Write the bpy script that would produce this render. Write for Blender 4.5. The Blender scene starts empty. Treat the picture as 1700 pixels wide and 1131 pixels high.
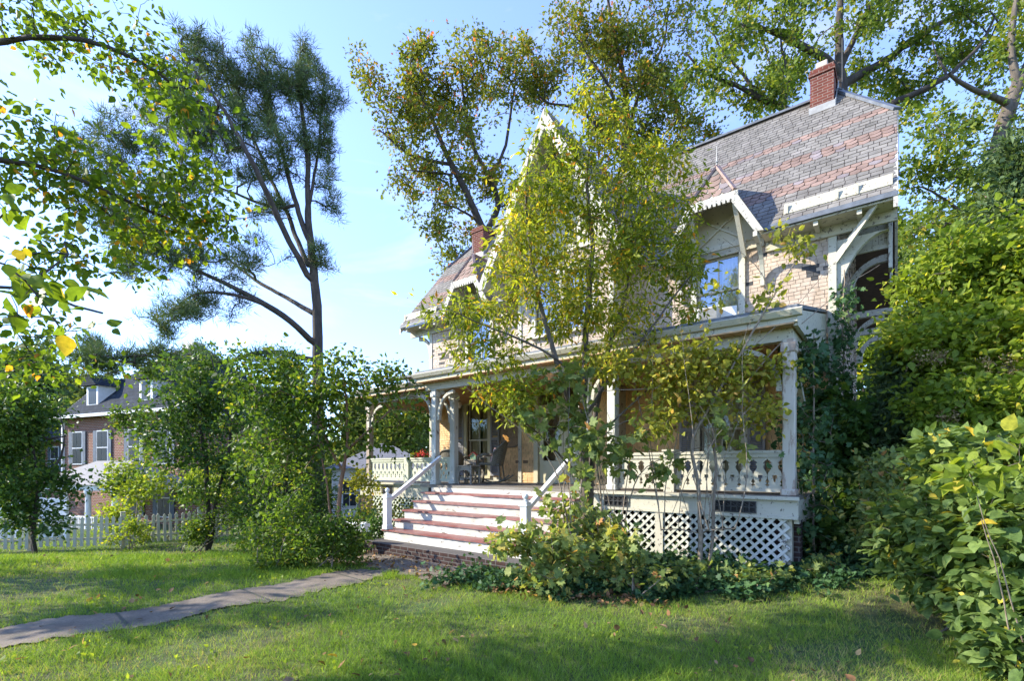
import bpy, math, random
import numpy as np
from mathutils import Vector
R = math.radians
rnd = random.Random(7)
sc = bpy.context.scene
col = sc.collection
# ---------------------------------------------------------------- camera, sky, sun, exposure
F = 816.0                      # focal length in photo pixels (photo 1700 wide)
CX, HY, CZ = 850.0, 776.0, 1.6 # principal column, horizon row, eye height
cam = bpy.data.cameras.new('camera'); co = bpy.data.objects.new('camera', cam); col.objects.link(co)
co.location = (0, 0, CZ); co.rotation_euler = (R(90), 0, 0)
cam.sensor_width = 36; cam.lens = 36 * F / 1700; cam.shift_y = (HY - 565.5) / 1700
cam.clip_start = 0.05; cam.clip_end = 3000
sc.camera = co
SUN = Vector((-1.19, 0.06, 0.70)).normalized()   # towards the sun
sun_el = math.asin(SUN.z); sun_az = math.atan2(SUN.x, SUN.y)
w = bpy.data.worlds.new('World'); sc.world = w; w.use_nodes = True
nt = w.node_tree; N = nt.nodes; L = nt.links
bg = N['Background']; bg.inputs[1].default_value = 0.15
sky = N.new('ShaderNodeTexSky'); sky.sky_type = 'NISHITA'; sky.sun_disc = False
sky.sun_elevation = sun_el; sky.sun_rotation = sun_az; sky.air_density = 1.0; sky.dust_density = 0.0; sky.ozone_density = 1.6
tc = N.new('ShaderNodeTexCoord'); mp = N.new('ShaderNodeMapping'); mp.inputs['Scale'].default_value = (1.5, 1.5, 5.0); mp.inputs['Rotation'].default_value = (0.25, 0.15, 0.4)
mp.inputs['Location'].default_value = (0.35, 0.1, 0.55)
nz = N.new('ShaderNodeTexNoise'); nz.inputs['Scale'].default_value = 1.7; nz.inputs['Detail'].default_value = 9; nz.inputs['Roughness'].default_value = 0.58; nz.inputs['Distortion'].default_value = 0.5
rp = N.new('ShaderNodeMapRange'); rp.inputs[1].default_value = 0.565; rp.inputs[2].default_value = 0.80; rp.inputs[3].default_value = 0.0; rp.inputs[4].default_value = 0.75
mx = N.new('ShaderNodeMix'); mx.data_type = 'RGBA'; mx.inputs[7].default_value = (1.75, 1.85, 1.95, 1)
gm = N.new('ShaderNodeMix'); gm.data_type = 'RGBA'; gm.blend_type = 'MULTIPLY'; gm.inputs[0].default_value = 1.0; gm.inputs[7].default_value = (0.74, 0.79, 0.96, 1)
L.new(tc.outputs['Generated'], mp.inputs[0]); L.new(mp.outputs[0], nz.inputs[0]); L.new(nz.outputs[0], rp.inputs[0])
sp = N.new('ShaderNodeSeparateXYZ'); zr = N.new('ShaderNodeValToRGB'); zr.color_ramp.elements[0].position = 0.0; zr.color_ramp.elements[0].color = (0.44, 0.52, 0.70, 1); zr.color_ramp.elements[1].position = 0.55; zr.color_ramp.elements[1].color = (0.80, 0.77, 0.98, 1)
L.new(tc.outputs['Generated'], sp.inputs[0]); L.new(sp.outputs[2], zr.inputs[0]); L.new(zr.outputs[0], gm.inputs[7])
L.new(rp.outputs[0], mx.inputs[0]); L.new(sky.outputs[0], gm.inputs[6]); L.new(gm.outputs[2], mx.inputs[6]); L.new(mx.outputs[2], bg.inputs[0])
sl = bpy.data.lights.new('sun', 'SUN'); sl.energy = 2.5; sl.angle = R(0.55); sl.color = (1.0, 0.93, 0.80)
so = bpy.data.objects.new('sun', sl); col.objects.link(so); so.rotation_euler = SUN.to_track_quat('Z', 'Y').to_euler()
so.location = (-30, 0, 20)
sc.view_settings.view_transform = 'Standard'; sc.view_settings.look = 'None'; sc.view_settings.exposure = 2.12; sc.view_settings.gamma = 1
sc.render.engine = 'CYCLES'
cy = sc.cycles; cy.max_bounces = 7; cy.transparent_max_bounces = 8; cy.diffuse_bounces = 4; cy.glossy_bounces = 2; cy.transmission_bounces = 4
cy.use_denoising = True; cy.caustics_reflective = False; cy.caustics_refractive = False; cy.sample_clamp_indirect = 4

# ---------------------------------------------------------------- frames
UX, UY = 0.787, -0.617          # house +u (along the front, to the right); +v = (0.617, 0.787) into the house
TH = math.atan2(UY, UX)
def H(u, v, z=0.0): return Vector((UX * u - UY * v, UY * u + UX * v, z))
def P(px, py, Y): return Vector(((px - CX) / F * Y, Y, CZ + (HY - py) / F * Y))
def sstep(a, b, x):
    t = np.clip((x - a) / (b - a), 0, 1); return t * t * (3 - 2 * t)
def gz(x, y):
    """ground height"""
    x = np.asarray(x, float); y = np.asarray(y, float)
    u = UX * x + UY * y; v = -UY * x + UX * y
    z = -0.95 * sstep(7.5, 15, y) * sstep(1.0, 7.5, -x)
    z = z - 0.5 * sstep(16, 40, y) * sstep(-4, 8, -x) - 0.4 * sstep(15, 40, y)
    z = z + 0.22 * sstep(5.6, 7.4, v) * sstep(-4.9, -3.9, u) * sstep(14, 9, v)
    z = z + 0.018 * np.sin(x * 1.7 + 0.6) * np.sin(y * 1.3) + 0.012 * np.sin(x * 4.1 + y * 2.7)
    return z

# ---------------------------------------------------------------- tags
def tag(o, label=None, cat=None, group=None, kind=None):
    if label: o['label'] = label
    if cat: o['category'] = cat
    if group: o['group'] = group
    if kind: o['kind'] = kind
    return o
def empty(name, loc, rz=0, label=None, cat=None, group=None):
    o = bpy.data.objects.new(name, None); col.objects.link(o); o.location = loc; o.rotation_euler = (0, 0, rz); o.empty_display_size = 0.2
    return tag(o, label, cat, group)
def kids(o): return [c for c in bpy.data.objects if c.parent is o]
def copy_tree(o, parent=None):
    c = o.copy(); col.objects.link(c); c.parent = parent
    for ch in kids(o): copy_tree(ch, c)
    return c

# ---------------------------------------------------------------- materials
MATS = {}
def nodes(name):
    m = bpy.data.materials.new(name); m.use_nodes = True; t = m.node_tree
    b = t.nodes['Principled BSDF']; MATS[name] = m
    return m, t, t.nodes, t.links, b
def noise(t, scale, detail=4, rough=0.55, vec=None, dist=0.0):
    n = t.nodes.new('ShaderNodeTexNoise'); n.inputs['Scale'].default_value = scale; n.inputs['Detail'].default_value = detail; n.inputs['Roughness'].default_value = rough; n.inputs['Distortion'].default_value = dist
    if vec is None:
        c = t.nodes.new('ShaderNodeTexCoord'); vec = c.outputs['Object']
    t.links.new(vec, n.inputs['Vector']); return n
def coords(t, scale=(1, 1, 1)):
    c = t.nodes.new('ShaderNodeTexCoord'); m = t.nodes.new('ShaderNodeMapping'); m.inputs['Scale'].default_value = scale
    t.links.new(c.outputs['Object'], m.inputs[0]); return m.outputs[0]
def ramp(t, src, stops, const=False):
    r = t.nodes.new('ShaderNodeValToRGB'); e = r.color_ramp.elements
    while len(e) < len(stops): e.new(0.5)
    for k, (p, c) in enumerate(stops): e[k].position = p; e[k].color = (*c, 1) if len(c) == 3 else c
    if const: r.color_ramp.interpolation = 'CONSTANT'
    t.links.new(src, r.inputs[0]); return r.outputs[0]
def mixc(t, a, b, f, mode='MIX'):
    m = t.nodes.new('ShaderNodeMix'); m.data_type = 'RGBA'; m.blend_type = mode
    for s, v in ((0, f), (6, a), (7, b)):
        if isinstance(v, (int, float)): m.inputs[s].default_value = v
        elif isinstance(v, tuple): m.inputs[s].default_value = (*v, 1) if len(v) == 3 else v
        else: t.links.new(v, m.inputs[s])
    return m.outputs[2]
def bump(t, b, h, strength=0.4, dist=0.01):
    n = t.nodes.new('ShaderNodeBump'); n.inputs['Strength'].default_value = strength; n.inputs['Distance'].default_value = dist
    t.links.new(h, n.inputs['Height']); t.links.new(n.outputs[0], b.inputs['Normal'])
def paint(name, base, wood=(0.10, 0.085, 0.07), peel=0.62, scale=5, stretch=(1, 1, 1), dirt=(0.5, 0.47, 0.36), rough=0.65, dirtamt=0.85):
    m, t, n, l, b = nodes(name)
    v = coords(t, stretch)
    a = noise(t, scale, 8, 0.68, v); f = ramp(t, a.outputs[0], [(peel, (0, 0, 0)), (peel + 0.025, (1, 1, 1))])
    d = noise(t, 1.7, 5, 0.6); g = ramp(t, d.outputs[0], [(0.35, (0, 0, 0)), (0.75, (dirtamt,) * 3)])
    c = mixc(t, base, dirt, g)
    w_ = noise(t, 40, 3, 0.5, v); wc = mixc(t, wood, tuple(x * 2.2 for x in wood), w_.outputs[0])
    c = mixc(t, c, wc, f); l.new(c, b.inputs['Base Color']); b.inputs['Roughness'].default_value = rough
    bump(t, b, a.outputs[0], 0.25, 0.01); return m
def plain(name, c1, c2=None, scale=8, rough=0.8, bmp=0.3, stretch=(1, 1, 1), metal=0.0, dist=0.01):
    m, t, n, l, b = nodes(name); c2 = c2 or tuple(x * 0.6 for x in c1)
    a = noise(t, scale, 7, 0.62, coords(t, stretch))
    l.new(ramp(t, a.outputs[0], [(0.32, c2), (0.68, c1)]), b.inputs['Base Color']); b.inputs['Roughness'].default_value = rough; b.inputs['Metallic'].default_value = metal
    if bmp: bump(t, b, a.outputs[0], bmp, dist)
    return m
def attrmat(name, rough=0.7, grime=(0.6, 0.6, 0.6), scale=6, amt=0.5, specks=None):
    """colour comes from each shingle's own colour attribute, with small grain over it"""
    m, t, n, l, b = nodes(name)
    a = n.new('ShaderNodeAttribute'); a.attribute_name = 'col'
    z = noise(t, scale, 7, 0.65); g = ramp(t, z.outputs[0], [(0.35, grime), (0.65, (1, 1, 1))])
    c = mixc(t, a.outputs[0], g, amt, 'MULTIPLY')
    if specks:
        s = noise(t, specks[0], 8, 0.7); f = ramp(t, s.outputs[0], [(specks[1], (0, 0, 0)), (specks[1] + 0.02, (1, 1, 1))]); c = mixc(t, c, specks[2], f)
    l.new(c, b.inputs['Base Color']); b.inputs['Roughness'].default_value = rough
    bump(t, b, z.outputs[0], 0.25, 0.01); return m
def brickmat(name, c1, c2, mortar, bw=0.215, bh=0.075, ms=0.012):
    m, t, n, l, b = nodes(name)
    c = n.new('ShaderNodeTexCoord'); s = n.new('ShaderNodeSeparateXYZ'); l.new(c.outputs['Object'], s.inputs[0])
    ad = n.new('ShaderNodeMath'); l.new(s.outputs[0], ad.inputs[0]); l.new(s.outputs[1], ad.inputs[1])
    cb = n.new('ShaderNodeCombineXYZ'); l.new(ad.outputs[0], cb.inputs[0]); l.new(s.outputs[2], cb.inputs[1])
    k = n.new('ShaderNodeTexBrick'); k.inputs['Scale'].default_value = 1; k.inputs['Brick Width'].default_value = bw; k.inputs['Row Height'].default_value = bh; k.inputs['Mortar Size'].default_value = ms; k.inputs['Mortar Smooth'].default_value = 0.3
    l.new(cb.outputs[0], k.inputs['Vector'])
    z = noise(t, 3, 6, 0.6); cc1 = mixc(t, c1, tuple(x * 0.45 for x in c1), ramp(t, z.outputs[0], [(0.4, (0, 0, 0)), (0.7, (1, 1, 1))])); l.new(cc1, k.inputs['Color1'])
    k.inputs['Color2'].default_value = (*c2, 1); k.inputs['Mortar'].default_value = (*mortar, 1); k.inputs['Bias'].default_value = 0.0
    l.new(k.outputs[0], b.inputs['Base Color']); b.inputs['Roughness'].default_value = 0.95; b.inputs['Specular IOR Level'].default_value = 0.12
    inv = n.new('ShaderNodeMath'); inv.operation = 'SUBTRACT'; inv.inputs[0].default_value = 1; l.new(k.outputs[1], inv.inputs[1]); bump(t, b, inv.outputs[0], 0.7, 0.008)
    return m
def leafmat(name, stops, trans=0.45, rough=0.45, bright=1.7, spec=0.35, clump=0.0, warm=(1.18, 1.0, 0.85)):
    m, t, n, l, b = nodes(name)
    a = n.new('ShaderNodeAttribute'); a.attribute_name = 'rnd'
    c = ramp(t, a.outputs[2], stops)
    c = mixc(t, c, warm, 1.0, 'MULTIPLY')
    zz = noise(t, 26, 3, 0.6); c = mixc(t, c, ramp(t, zz.outputs[0], [(0.32, (0.62, 0.66, 0.6)), (0.62, (1.15, 1.12, 1.0))]), 1.0, 'MULTIPLY')
    if clump:
        z = noise(t, clump, 3, 0.5); c = mixc(t, c, ramp(t, z.outputs[0], [(0.35, (0.72, 0.72, 0.72)), (0.65, (1.25, 1.2, 1.0))]), 1.0, 'MULTIPLY')
    l.new(c, b.inputs['Base Color']); b.inputs['Roughness'].default_value = rough + .13; b.inputs['Specular IOR Level'].default_value = spec * .6
    tr = n.new('ShaderNodeBsdfTranslucent'); l.new(mixc(t, c, (bright, bright * 0.98, bright * 0.45), 1.0, 'MULTIPLY'), tr.inputs[0])
    ms = n.new('ShaderNodeMixShader'); ms.inputs[0].default_value = trans; l.new(b.outputs[0], ms.inputs[1]); l.new(tr.outputs[0], ms.inputs[2])
    l.new(ms.outputs[0], n['Material Output'].inputs[0]); return m
def glassmat(name, tint=(0.55, 0.65, 0.75), see=0.45):
    m, t, n, l, b = nodes(name)
    g = n.new('ShaderNodeBsdfGlossy'); g.inputs['Roughness'].default_value = 0.04; g.inputs[0].default_value = (*tint, 1)
    tr = n.new('ShaderNodeBsdfTransparent'); tr.inputs[0].default_value = (0.8, 0.85, 0.86, 1)
    ms = n.new('ShaderNodeMixShader'); ms.inputs[0].default_value = see; l.new(g.outputs[0], ms.inputs[1]); l.new(tr.outputs[0], ms.inputs[2])
    z = noise(t, 1.2, 2, 0.5); bp = n.new('ShaderNodeBump'); bp.inputs['Strength'].default_value = 0.15; bp.inputs['Distance'].default_value = 0.03; l.new(z.outputs[0], bp.inputs['Height']); l.new(bp.outputs[0], g.inputs['Normal'])
    l.new(ms.outputs[0], n['Material Output'].inputs[0]); return m

M_white = paint('peeling_white_paint', (0.43, 0.41, 0.35), peel=0.57, scale=18)
M_cream = paint('peeling_cream_paint', (0.45, 0.41, 0.29), peel=0.575, scale=15, stretch=(1, 1, 1))
M_trim = paint('cream_trim_paint', (0.48, 0.45, 0.35), peel=0.59, scale=17)
M_sage = paint('sage_rail_paint', (0.50, 0.54, 0.42), peel=0.62, scale=9)
M_post = paint('post_paint', (0.54, 0.55, 0.50), peel=0.60, scale=8, stretch=(1, 1, 0.35))
M_clean = paint('newel_paint', (0.72, 0.73, 0.71), peel=0.66, scale=8, dirtamt=0.2)
M_riser = paint('riser_paint', (0.60, 0.58, 0.52), peel=0.60, scale=5, stretch=(1, 1, 3.5), dirt=(.32, .28, .2))
M_bare = paint('weathered_post', (0.50, 0.44, 0.36), peel=0.5, scale=7, stretch=(1, 1, 0.25), wood=(0.22, 0.17, 0.13))
M_tread = paint('red_brown_tread', (0.21, 0.055, 0.045), peel=0.64, scale=5, wood=(0.16, 0.12, 0.10), dirt=(0.30, 0.2, 0.17), rough=0.5)
M_floor = paint('grey_floorboards', (0.20, 0.18, 0.15), peel=0.6, scale=5, dirt=(0.12, 0.1, 0.07))
M_ceil = plain('beadboard_ceiling', (0.62, 0.40, 0.21), (0.44, 0.26, 0.13), 3, 0.6, 0.2)
M_soffit = plain('brown_soffit_boards', (0.085, 0.05, 0.032), (0.04, 0.026, 0.018), 6, 0.8, 0.3, (1, 6, 1))
M_slate = attrmat('roof_slates', 0.82, (0.50, 0.49, 0.46), 3, 0.8, (9, 0.70, (0.09, 0.09, 0.075)))
M_shing = attrmat('wall_shingles', 0.75, (0.55, 0.50, 0.42), 2.6, 0.8, (13, 0.655, (0.07, 0.06, 0.055)))
M_felt = plain('roof_flashing', (0.16, 0.18, 0.21), (0.07, 0.08, 0.09), 5, 0.6)
M_rust = plain('rusty_flashing', (0.36, 0.26, 0.22), (0.22, 0.13, 0.10), 9, 0.6)
M_brick = brickmat('chimney_brick', (0.19, 0.06, 0.042), (0.13, 0.042, 0.032), (0.24, 0.17, 0.14), 0.19, 0.062, 0.008)
M_dkbrick = brickmat('dark_step_brick', (0.075, 0.042, 0.035), (0.05, 0.032, 0.028), (0.11, 0.10, 0.09), 0.20, 0.068, 0.01)
M_clay = plain('clay_pot', (0.62, 0.52, 0.42), (0.48, 0.38, 0.30), 6)
M_latt = paint('lattice_paint', (0.60, 0.58, 0.50), peel=0.60, scale=9, dirt=(.35, .36, .24), dirtamt=.8)
M_glass = glassmat('window_glass', (.5, .56, .62), .6); M_glassd = glassmat('dark_glass', (0.30, 0.34, 0.36), 0.84)
M_curt = plain('lace_curtain', (0.66, 0.66, 0.62), (0.38, 0.39, 0.38), 6, 0.9, 0.2, (14, 14, 0.6))
M_curty = plain('yellowed_curtain', (0.62, 0.52, 0.32), (0.34, 0.26, 0.13), 3, 0.9, 0.2, (14, 14, 0.5))
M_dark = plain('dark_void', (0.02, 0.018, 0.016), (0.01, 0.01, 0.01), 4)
M_shut = paint('grey_shutter', (0.22, 0.22, 0.24), peel=0.63, scale=9, wood=(0.10, 0.09, 0.08), dirt=(0.3, 0.28, 0.25))
M_iron = plain('black_iron', (0.03, 0.03, 0.03), (0.015, 0.015, 0.015), 12, 0.5)
M_stucco = paint('panel_paint', (0.50, 0.45, 0.33), peel=0.61, scale=14, dirtamt=0.6)
M_gal = plain('gutter_metal', (0.42, 0.42, 0.40), (0.26, 0.25, 0.23), 5, 0.5)
M_door = paint('door_paint', (0.50, 0.44, 0.26), peel=0.7, scale=7)

# ---------------------------------------------------------------- mesh builder
class MB:
    def __init__(s): s.v = []; s.f = []; s.c = []; s.pr = []
    def add(s, vs, fs, c=None):
        o = len(s.v); s.pr.append((o, len(s.f), len(vs), len(fs))); s.v.extend([tuple(x) for x in vs]); s.f.extend([tuple(i + o for i in f) for f in fs]); s.c.extend([c or (1, 1, 1)] * len(vs))
    def hexa(s, q, c=None): s.add(q, [(0, 3, 2, 1), (4, 5, 6, 7), (0, 1, 5, 4), (1, 2, 6, 5), (2, 3, 7, 6), (3, 0, 4, 7)], c)
    def box(s, a, b, c=None):
        x0, y0, z0 = [min(a[i], b[i]) for i in range(3)]; x1, y1, z1 = [max(a[i], b[i]) for i in range(3)]
        s.hexa([(x0, y0, z0), (x1, y0, z0), (x1, y1, z0), (x0, y1, z0), (x0, y0, z1), (x1, y0, z1), (x1, y1, z1), (x0, y1, z1)], c)
    def beam(s, p, q, w_, h, up=(0, 0, 1), c=None):
        p = Vector(p); q = Vector(q); d = (q - p).normalized(); sd = d.cross(Vector(up))
        if sd.length < 1e-4: sd = d.cross(Vector((0, 1, 0)))
        sd.normalize(); u_ = sd.cross(d).normalized(); a = sd * w_ / 2; b = u_ * h / 2
        s.hexa([p - a - b, p + a - b, p + a + b, p - a + b, q - a - b, q + a - b, q + a + b, q - a + b], c)
    def prism(s, pts, ext, c=None):
        n = len(pts); pts = [Vector(p) for p in pts]; e = Vector(ext)
        s.add(pts + [p + e for p in pts], [tuple(range(n))[::-1], tuple(range(n, 2 * n))] + [(i, (i + 1) % n, n + (i + 1) % n, n + i) for i in range(n)], c)
    def tube(s, pts, rs, n=8, c=None, cap=True):
        pts = [Vector(p) for p in pts]; ref = None; rings = []
        for i, p in enumerate(pts):
            d = (pts[min(i + 1, len(pts) - 1)] - pts[max(i - 1, 0)]).normalized()
            if ref is None: ref = d.orthogonal().normalized()
            ref = (ref - d * ref.dot(d)).normalized(); b = d.cross(ref); r = rs[i] if isinstance(rs, (list, tuple)) else rs
            rings += [p + ref * math.cos(2 * math.pi * k / n) * r + b * math.sin(2 * math.pi * k / n) * r for k in range(n)]
        fs = [(i * n + k, i * n + (k + 1) % n, (i + 1) * n + (k + 1) % n, (i + 1) * n + k) for i in range(len(pts) - 1) for k in range(n)]
        if cap: fs += [tuple(range(n))[::-1], tuple(range((len(pts) - 1) * n, len(pts) * n))]
        s.add(rings, fs, c)
    def lathe(s, base, prof, n=14, c=None):
        """prof = [(r, z)]"""
        s.tube([(base[0], base[1], base[2] + z) for r, z in prof], [max(r, 1e-4) for r, z in prof], n, c)
    def split(s, tol=.03):
        """one builder per group of touching solids"""
        bb = [(np.min(s.v[o:o + n], axis=0) - tol, np.max(s.v[o:o + n], axis=0) + tol) for o, f, n, m in s.pr]; g = list(range(len(bb)))
        for i in range(len(bb)):
            for j in range(i):
                if np.all(bb[i][0] <= bb[j][1]) and np.all(bb[j][0] <= bb[i][1]):
                    a, b = g[i], g[j]; g = [b if q == a else q for q in g]
        out = {}
        for k, (o, f, n, m) in enumerate(s.pr): out.setdefault(g[k], MB()).add(s.v[o:o + n], [tuple(i - o for i in q) for q in s.f[f:f + m]], s.c[o])
        return list(out.values())
    def build(s, name, mat, parent=None, org=(0, 0, 0), smooth=False, bevel=0):
        me = bpy.data.meshes.new(name); ox, oy, oz = org
        me.from_pydata([(x - ox, y - oy, z - oz) for x, y, z in s.v], [], s.f)
        a = me.color_attributes.new('col', 'FLOAT_COLOR', 'POINT')
        a.data.foreach_set('color', np.array([(*c, 1) for c in s.c], dtype=np.float32).ravel())
        if smooth: me.polygons.foreach_set('use_smooth', [True] * len(me.polygons))
        me.materials.append(mat); o = bpy.data.objects.new(name, me); col.objects.link(o); o.parent = parent
        if bevel:
            md = o.modifiers.new('bevel', 'BEVEL'); md.width = bevel; md.segments = 1; md.limit_method = 'ANGLE'
        return o
def npmesh(name, V, loops, starts, attr, mats, parent=None, midx=None, smooth=False):
    me = bpy.data.meshes.new(name); V = np.asarray(V, np.float32)
    me.vertices.add(len(V)); me.vertices.foreach_set('co', V.ravel())
    me.loops.add(len(loops)); me.loops.foreach_set('vertex_index', np.asarray(loops, np.int32))
    me.polygons.add(len(starts)); me.polygons.foreach_set('loop_start', np.asarray(starts, np.int32))
    if midx is not None: me.polygons.foreach_set('material_index', np.asarray(midx, np.int32))
    if smooth: me.polygons.foreach_set('use_smooth', np.ones(len(starts), bool))
    me.update(calc_edges=True)
    if attr is not None:
        a = me.attributes.new('rnd', 'FLOAT', 'POINT'); a.data.foreach_set('value', np.asarray(attr, np.float32))
    for m in (mats if isinstance(mats, (list, tuple)) else [mats]): me.materials.append(m)
    o = bpy.data.objects.new(name, me); col.objects.link(o); o.parent = parent
    return o

def subint(base, cuts):
    out = [base]
    for a, b in cuts:
        n = []
        for x, y in out:
            if b <= x or a >= y: n.append((x, y)); continue
            if a > x: n.append((x, a))
            if b < y: n.append((b, y))
        out = n
    return [(x, y) for x, y in out if y - x > 0.01]
def courses(mb, deck, O, U, S, Nn, s0, s1, e, wid, th, ivals, colfn, scal=None, jit=0.25, rg=rnd, deckth=0.05, gap=0.006, rag=0.0):
    """overlapping courses of slates or shingles, each piece with its own thickness, laid over a deck"""
    O = Vector(O); U = Vector(U); S = Vector(S); Nn = Vector(Nn); k = 0; s = s0
    while s < s1 - 1e-3:
        t = min(s + e, s1)
        lo = ivals(s + 1e-4); hi = ivals(t - 1e-4)
        if len(lo) != len(hi): lo = hi = ivals((s + t) / 2)
        for (a, b), (a2, b2) in zip(lo, hi):
            if deck is not None:
                q = [O + U * a + S * s, O + U * b + S * s, O + U * b2 + S * t, O + U * a2 + S * t]
                deck.hexa([p - Nn * deckth for p in q] + q)
            L0, R0 = min(a, a2), max(b, b2); x = L0 - (wid * 0.5 if k % 2 else 0) - rg.random() * 0.02
            while x < R0:
                w_ = wid * (1 + rg.uniform(-jit, jit)); y = min(x + w_, R0 + 0.0)
                bl, br = max(x + gap, a), min(y - gap, b); tl, tr = max(x + gap, a2), min(y - gap, b2)
                if br - bl > 0.02 or tr - tl > 0.02:
                    if br < bl: bl = br = min(max(bl, a), b)
                    if tr < tl: tl = tr = min(max(tl, a2), b2)
                    c = colfn((bl + br) / 2, s, k)
                    if c is not None:
                        ds = rg.uniform(-rag, rag); tt = th * rg.uniform(0.75, 1.25); tp = t + (e * 0.12 if t < s1 - 1e-3 else 0)
                        if scal and scal(s, k) and br - bl > 0.08:
                            m_ = (bl + br) / 2; h = e * 0.34; ww = (br - bl) / 2
                            ed = [(bl, s + h), (m_ - ww * 0.72, s + h * 0.28), (m_, s - 0.01), (m_ + ww * 0.72, s + h * 0.28), (br, s + h)]
                        else: ed = [(bl, s + ds), (br, s + ds + rg.uniform(-rag, rag) * 0.4)]
                        n = len(ed)
                        top = [O + U * p + S * q + Nn * tt for p, q in ed] + [O + U * tr + S * tp + Nn * 0.003, O + U * tl + S * tp + Nn * 0.003]
                        bot = [O + U * p + S * q + Nn * 0.001 for p, q in ed]
                        fs = [tuple(range(n + 2))] + [(n + 2 + i, n + 3 + i, i + 1, i) for i in range(n - 1)]
                        fs += [(0, n + 1, n + 2), (n, n - 1, 2 * n + 1)]
                        mb.add(top + bot, fs, c)
                x = y
        s = t; k += 1
# ================================================================ THE OLD HOUSE (local axes: u along the front, v into the house)
HO = (-6.1, 13.3, 0.0)
house = empty('victorian_house', H(HO[0], HO[1], 0), TH, 'abandoned Victorian house with peeling pink shingles, steep slate roof and deep front porch', 'house')
SPLIT = {'eave_edge', 'porch_skirt', 'eave_fascia', 'corner_board', 'verge_frame', 'porch_pier', 'rafter_tails', 'bargeboard', 'porch_cornice', 'ridge_cap', 'bay_return', 'inner_floor', 'cross_brace', 'crawlspace_shade_sheet', 'step_stringer', 'side_brace'}
def hb(mb, name, mat, parent=house, **k):
    if name in SPLIT:
        for q in mb.split(): o = q.build({'rafter_tails': 'rafter_tail'}.get(name, name), mat, parent, HO, **k)
        return o
    return mb.build(name, mat, parent, HO, **k)
VW, UL, UR = 10.4, -11.35, -0.88      # main front wall plane and its ends
VB, BL, BR = 9.7, -7.34, -4.86        # projecting entry bay
VE, ZE, PT = 9.91, 6.0, 1.2           # front eave, its height, roof pitch
VR = 13.33; ZR = ZE + PT * (VR - VE); ZC = 8.45   # ridge; height where the gable ends are clipped
DC = (-2.8, -9.3)                     # dormer centres
UC = -6.1
# ---- openings: (u0,u1,z0,z1)
op_main = [(-3.27, -2.45, 4.5, 5.85), (-9.72, -8.9, 4.5, 5.85), (-3.2, -2.4, 1.36, 3.38), (-9.78, -8.98, 1.36, 3.38)]
op_bay = [(-6.85, -5.35, 4.75, 6.1), (-6.78, -5.42, 1.2, 3.45)]
rg = random.Random(3)
def shcol(u, z, up=True, seed=0):
    if up:
        dmg = ((abs(z - 4.95) < 0.19 and (-2.45 < u < -1.9)) or (abs(z - 5.1) < 0.12 and -1.35 < u < -0.9) or (abs(z - 4.85) < .2 and u < -9.8) )
        if rg.random() < (0.28 if dmg else 0.012): return (0.035 + rg.random() * 0.03,) * 3
        k = rg.uniform(0.9, 1.05)
        return (0.57 * k, 0.455 * k, 0.352 * k)
    k = rg.uniform(0.86, 1.06)
    if rg.random() < 0.02: return (0.2, 0.13, 0.07)
    return (0.84 * k, 0.55 * k, 0.27 * k)  # warm bounced light under the porch is put into this orange tint
def wall(name, O, U, Nn, base, z0, z1, cuts, up, top=None):
    mb, dk = MB(), MB()
    def iv(z):
        b = base if top is None else top(z, base)
        if b[1] - b[0] < 0.02: return []
        return subint(b, [(a, c) for a, c, p, q in cuts if p - 0.001 <= z <= q + 0.001])
    # split the courses at opening edges so they stop cleanly
    zs = sorted({z0, z1, *[q for a, c, p, q_ in cuts for q in (p, q_) if z0 < q < z1]})
    for i in range(len(zs) - 1):
        h = zs[i + 1] - zs[i]; n = max(1, round(h / 0.070))
        courses(mb, dk, O, U, (0, 0, 1), Nn, zs[i], zs[i + 1], h / n, 0.13, 0.010, iv, lambda u, z, k: shcol(u, z, up), jit=0.3, rg=rg, deckth=0.06, gap=0.0035, rag=0.005)
    o = hb(mb, name, M_shing); d = hb(dk, 'wall_sheathing', M_soffit, o); return o
wall('upper_front_wall', (0, VW, 0), (1, 0, 0), (0, -1, 0), (UL, UR), 4.0, 6.45, op_main, True)
wall('lower_front_wall', (0, VW, 0), (1, 0, 0), (0, -1, 0), (UL, UR), 1.18, 4.0, op_main, False)
def baytop(z, b):
    if z < 6.0: return b
    h = (9.35 - z) / 1.8 - 0.02; return (max(b[0], UC - h), min(b[1], UC + h))
wall('entry_bay_wall', (0, VB, 0), (1, 0, 0), (0, -1, 0), (BL, BR), 4.0, 6.55, op_bay, True, baytop)
wall('entry_bay_lower_wall', (0, VB, 0), (1, 0, 0), (0, -1, 0), (BL, BR), 1.18, 4.0, op_bay, False)
mbb = MB(); mbb.box((BL, VB + 0.06, 1.18), (BL + 0.06, VW, 6.5)); mbb.box((BR - 0.06, VB + 0.06, 1.18), (BR, VW, 6.5)); hb(mbb, 'bay_return', M_cream)
def gabtop(z, b):
    if z < 6.2: return b
    h = (ZR - 0.15 - z) / PT; return (VR - h + 0.05, VR + h - 0.05)
for nm, uu, nn in (('side_wall', UR, 1), ('far_side_wall', UL, -1)):
    mb, dk = MB(), MB(); sw = (VW, 16.26)
    courses(mb, dk, (uu, 0, 0), (0, 1, 0), (0, 0, 1), (nn, 0, 0), 0.0, ZC, 0.10, 0.18, 0.02, lambda z: [gabtop(z, sw)] if z < 9.9 else [], lambda u, z, k: shcol(-2.2 if rg.random() < .75 else -1.1, 4.95 if rg.random() < 0.5 else 3, True), jit=0.3, rg=rg, rag=0.012)
    o = hb(mb, nm, M_shing); hb(dk, 'wall_sheathing', M_soffit, o)
mb = MB(); mb.box((UL, 16.2, 0), (UR, 16.3, 6)); hb(mb, 'rear_wall', M_cream)
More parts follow.
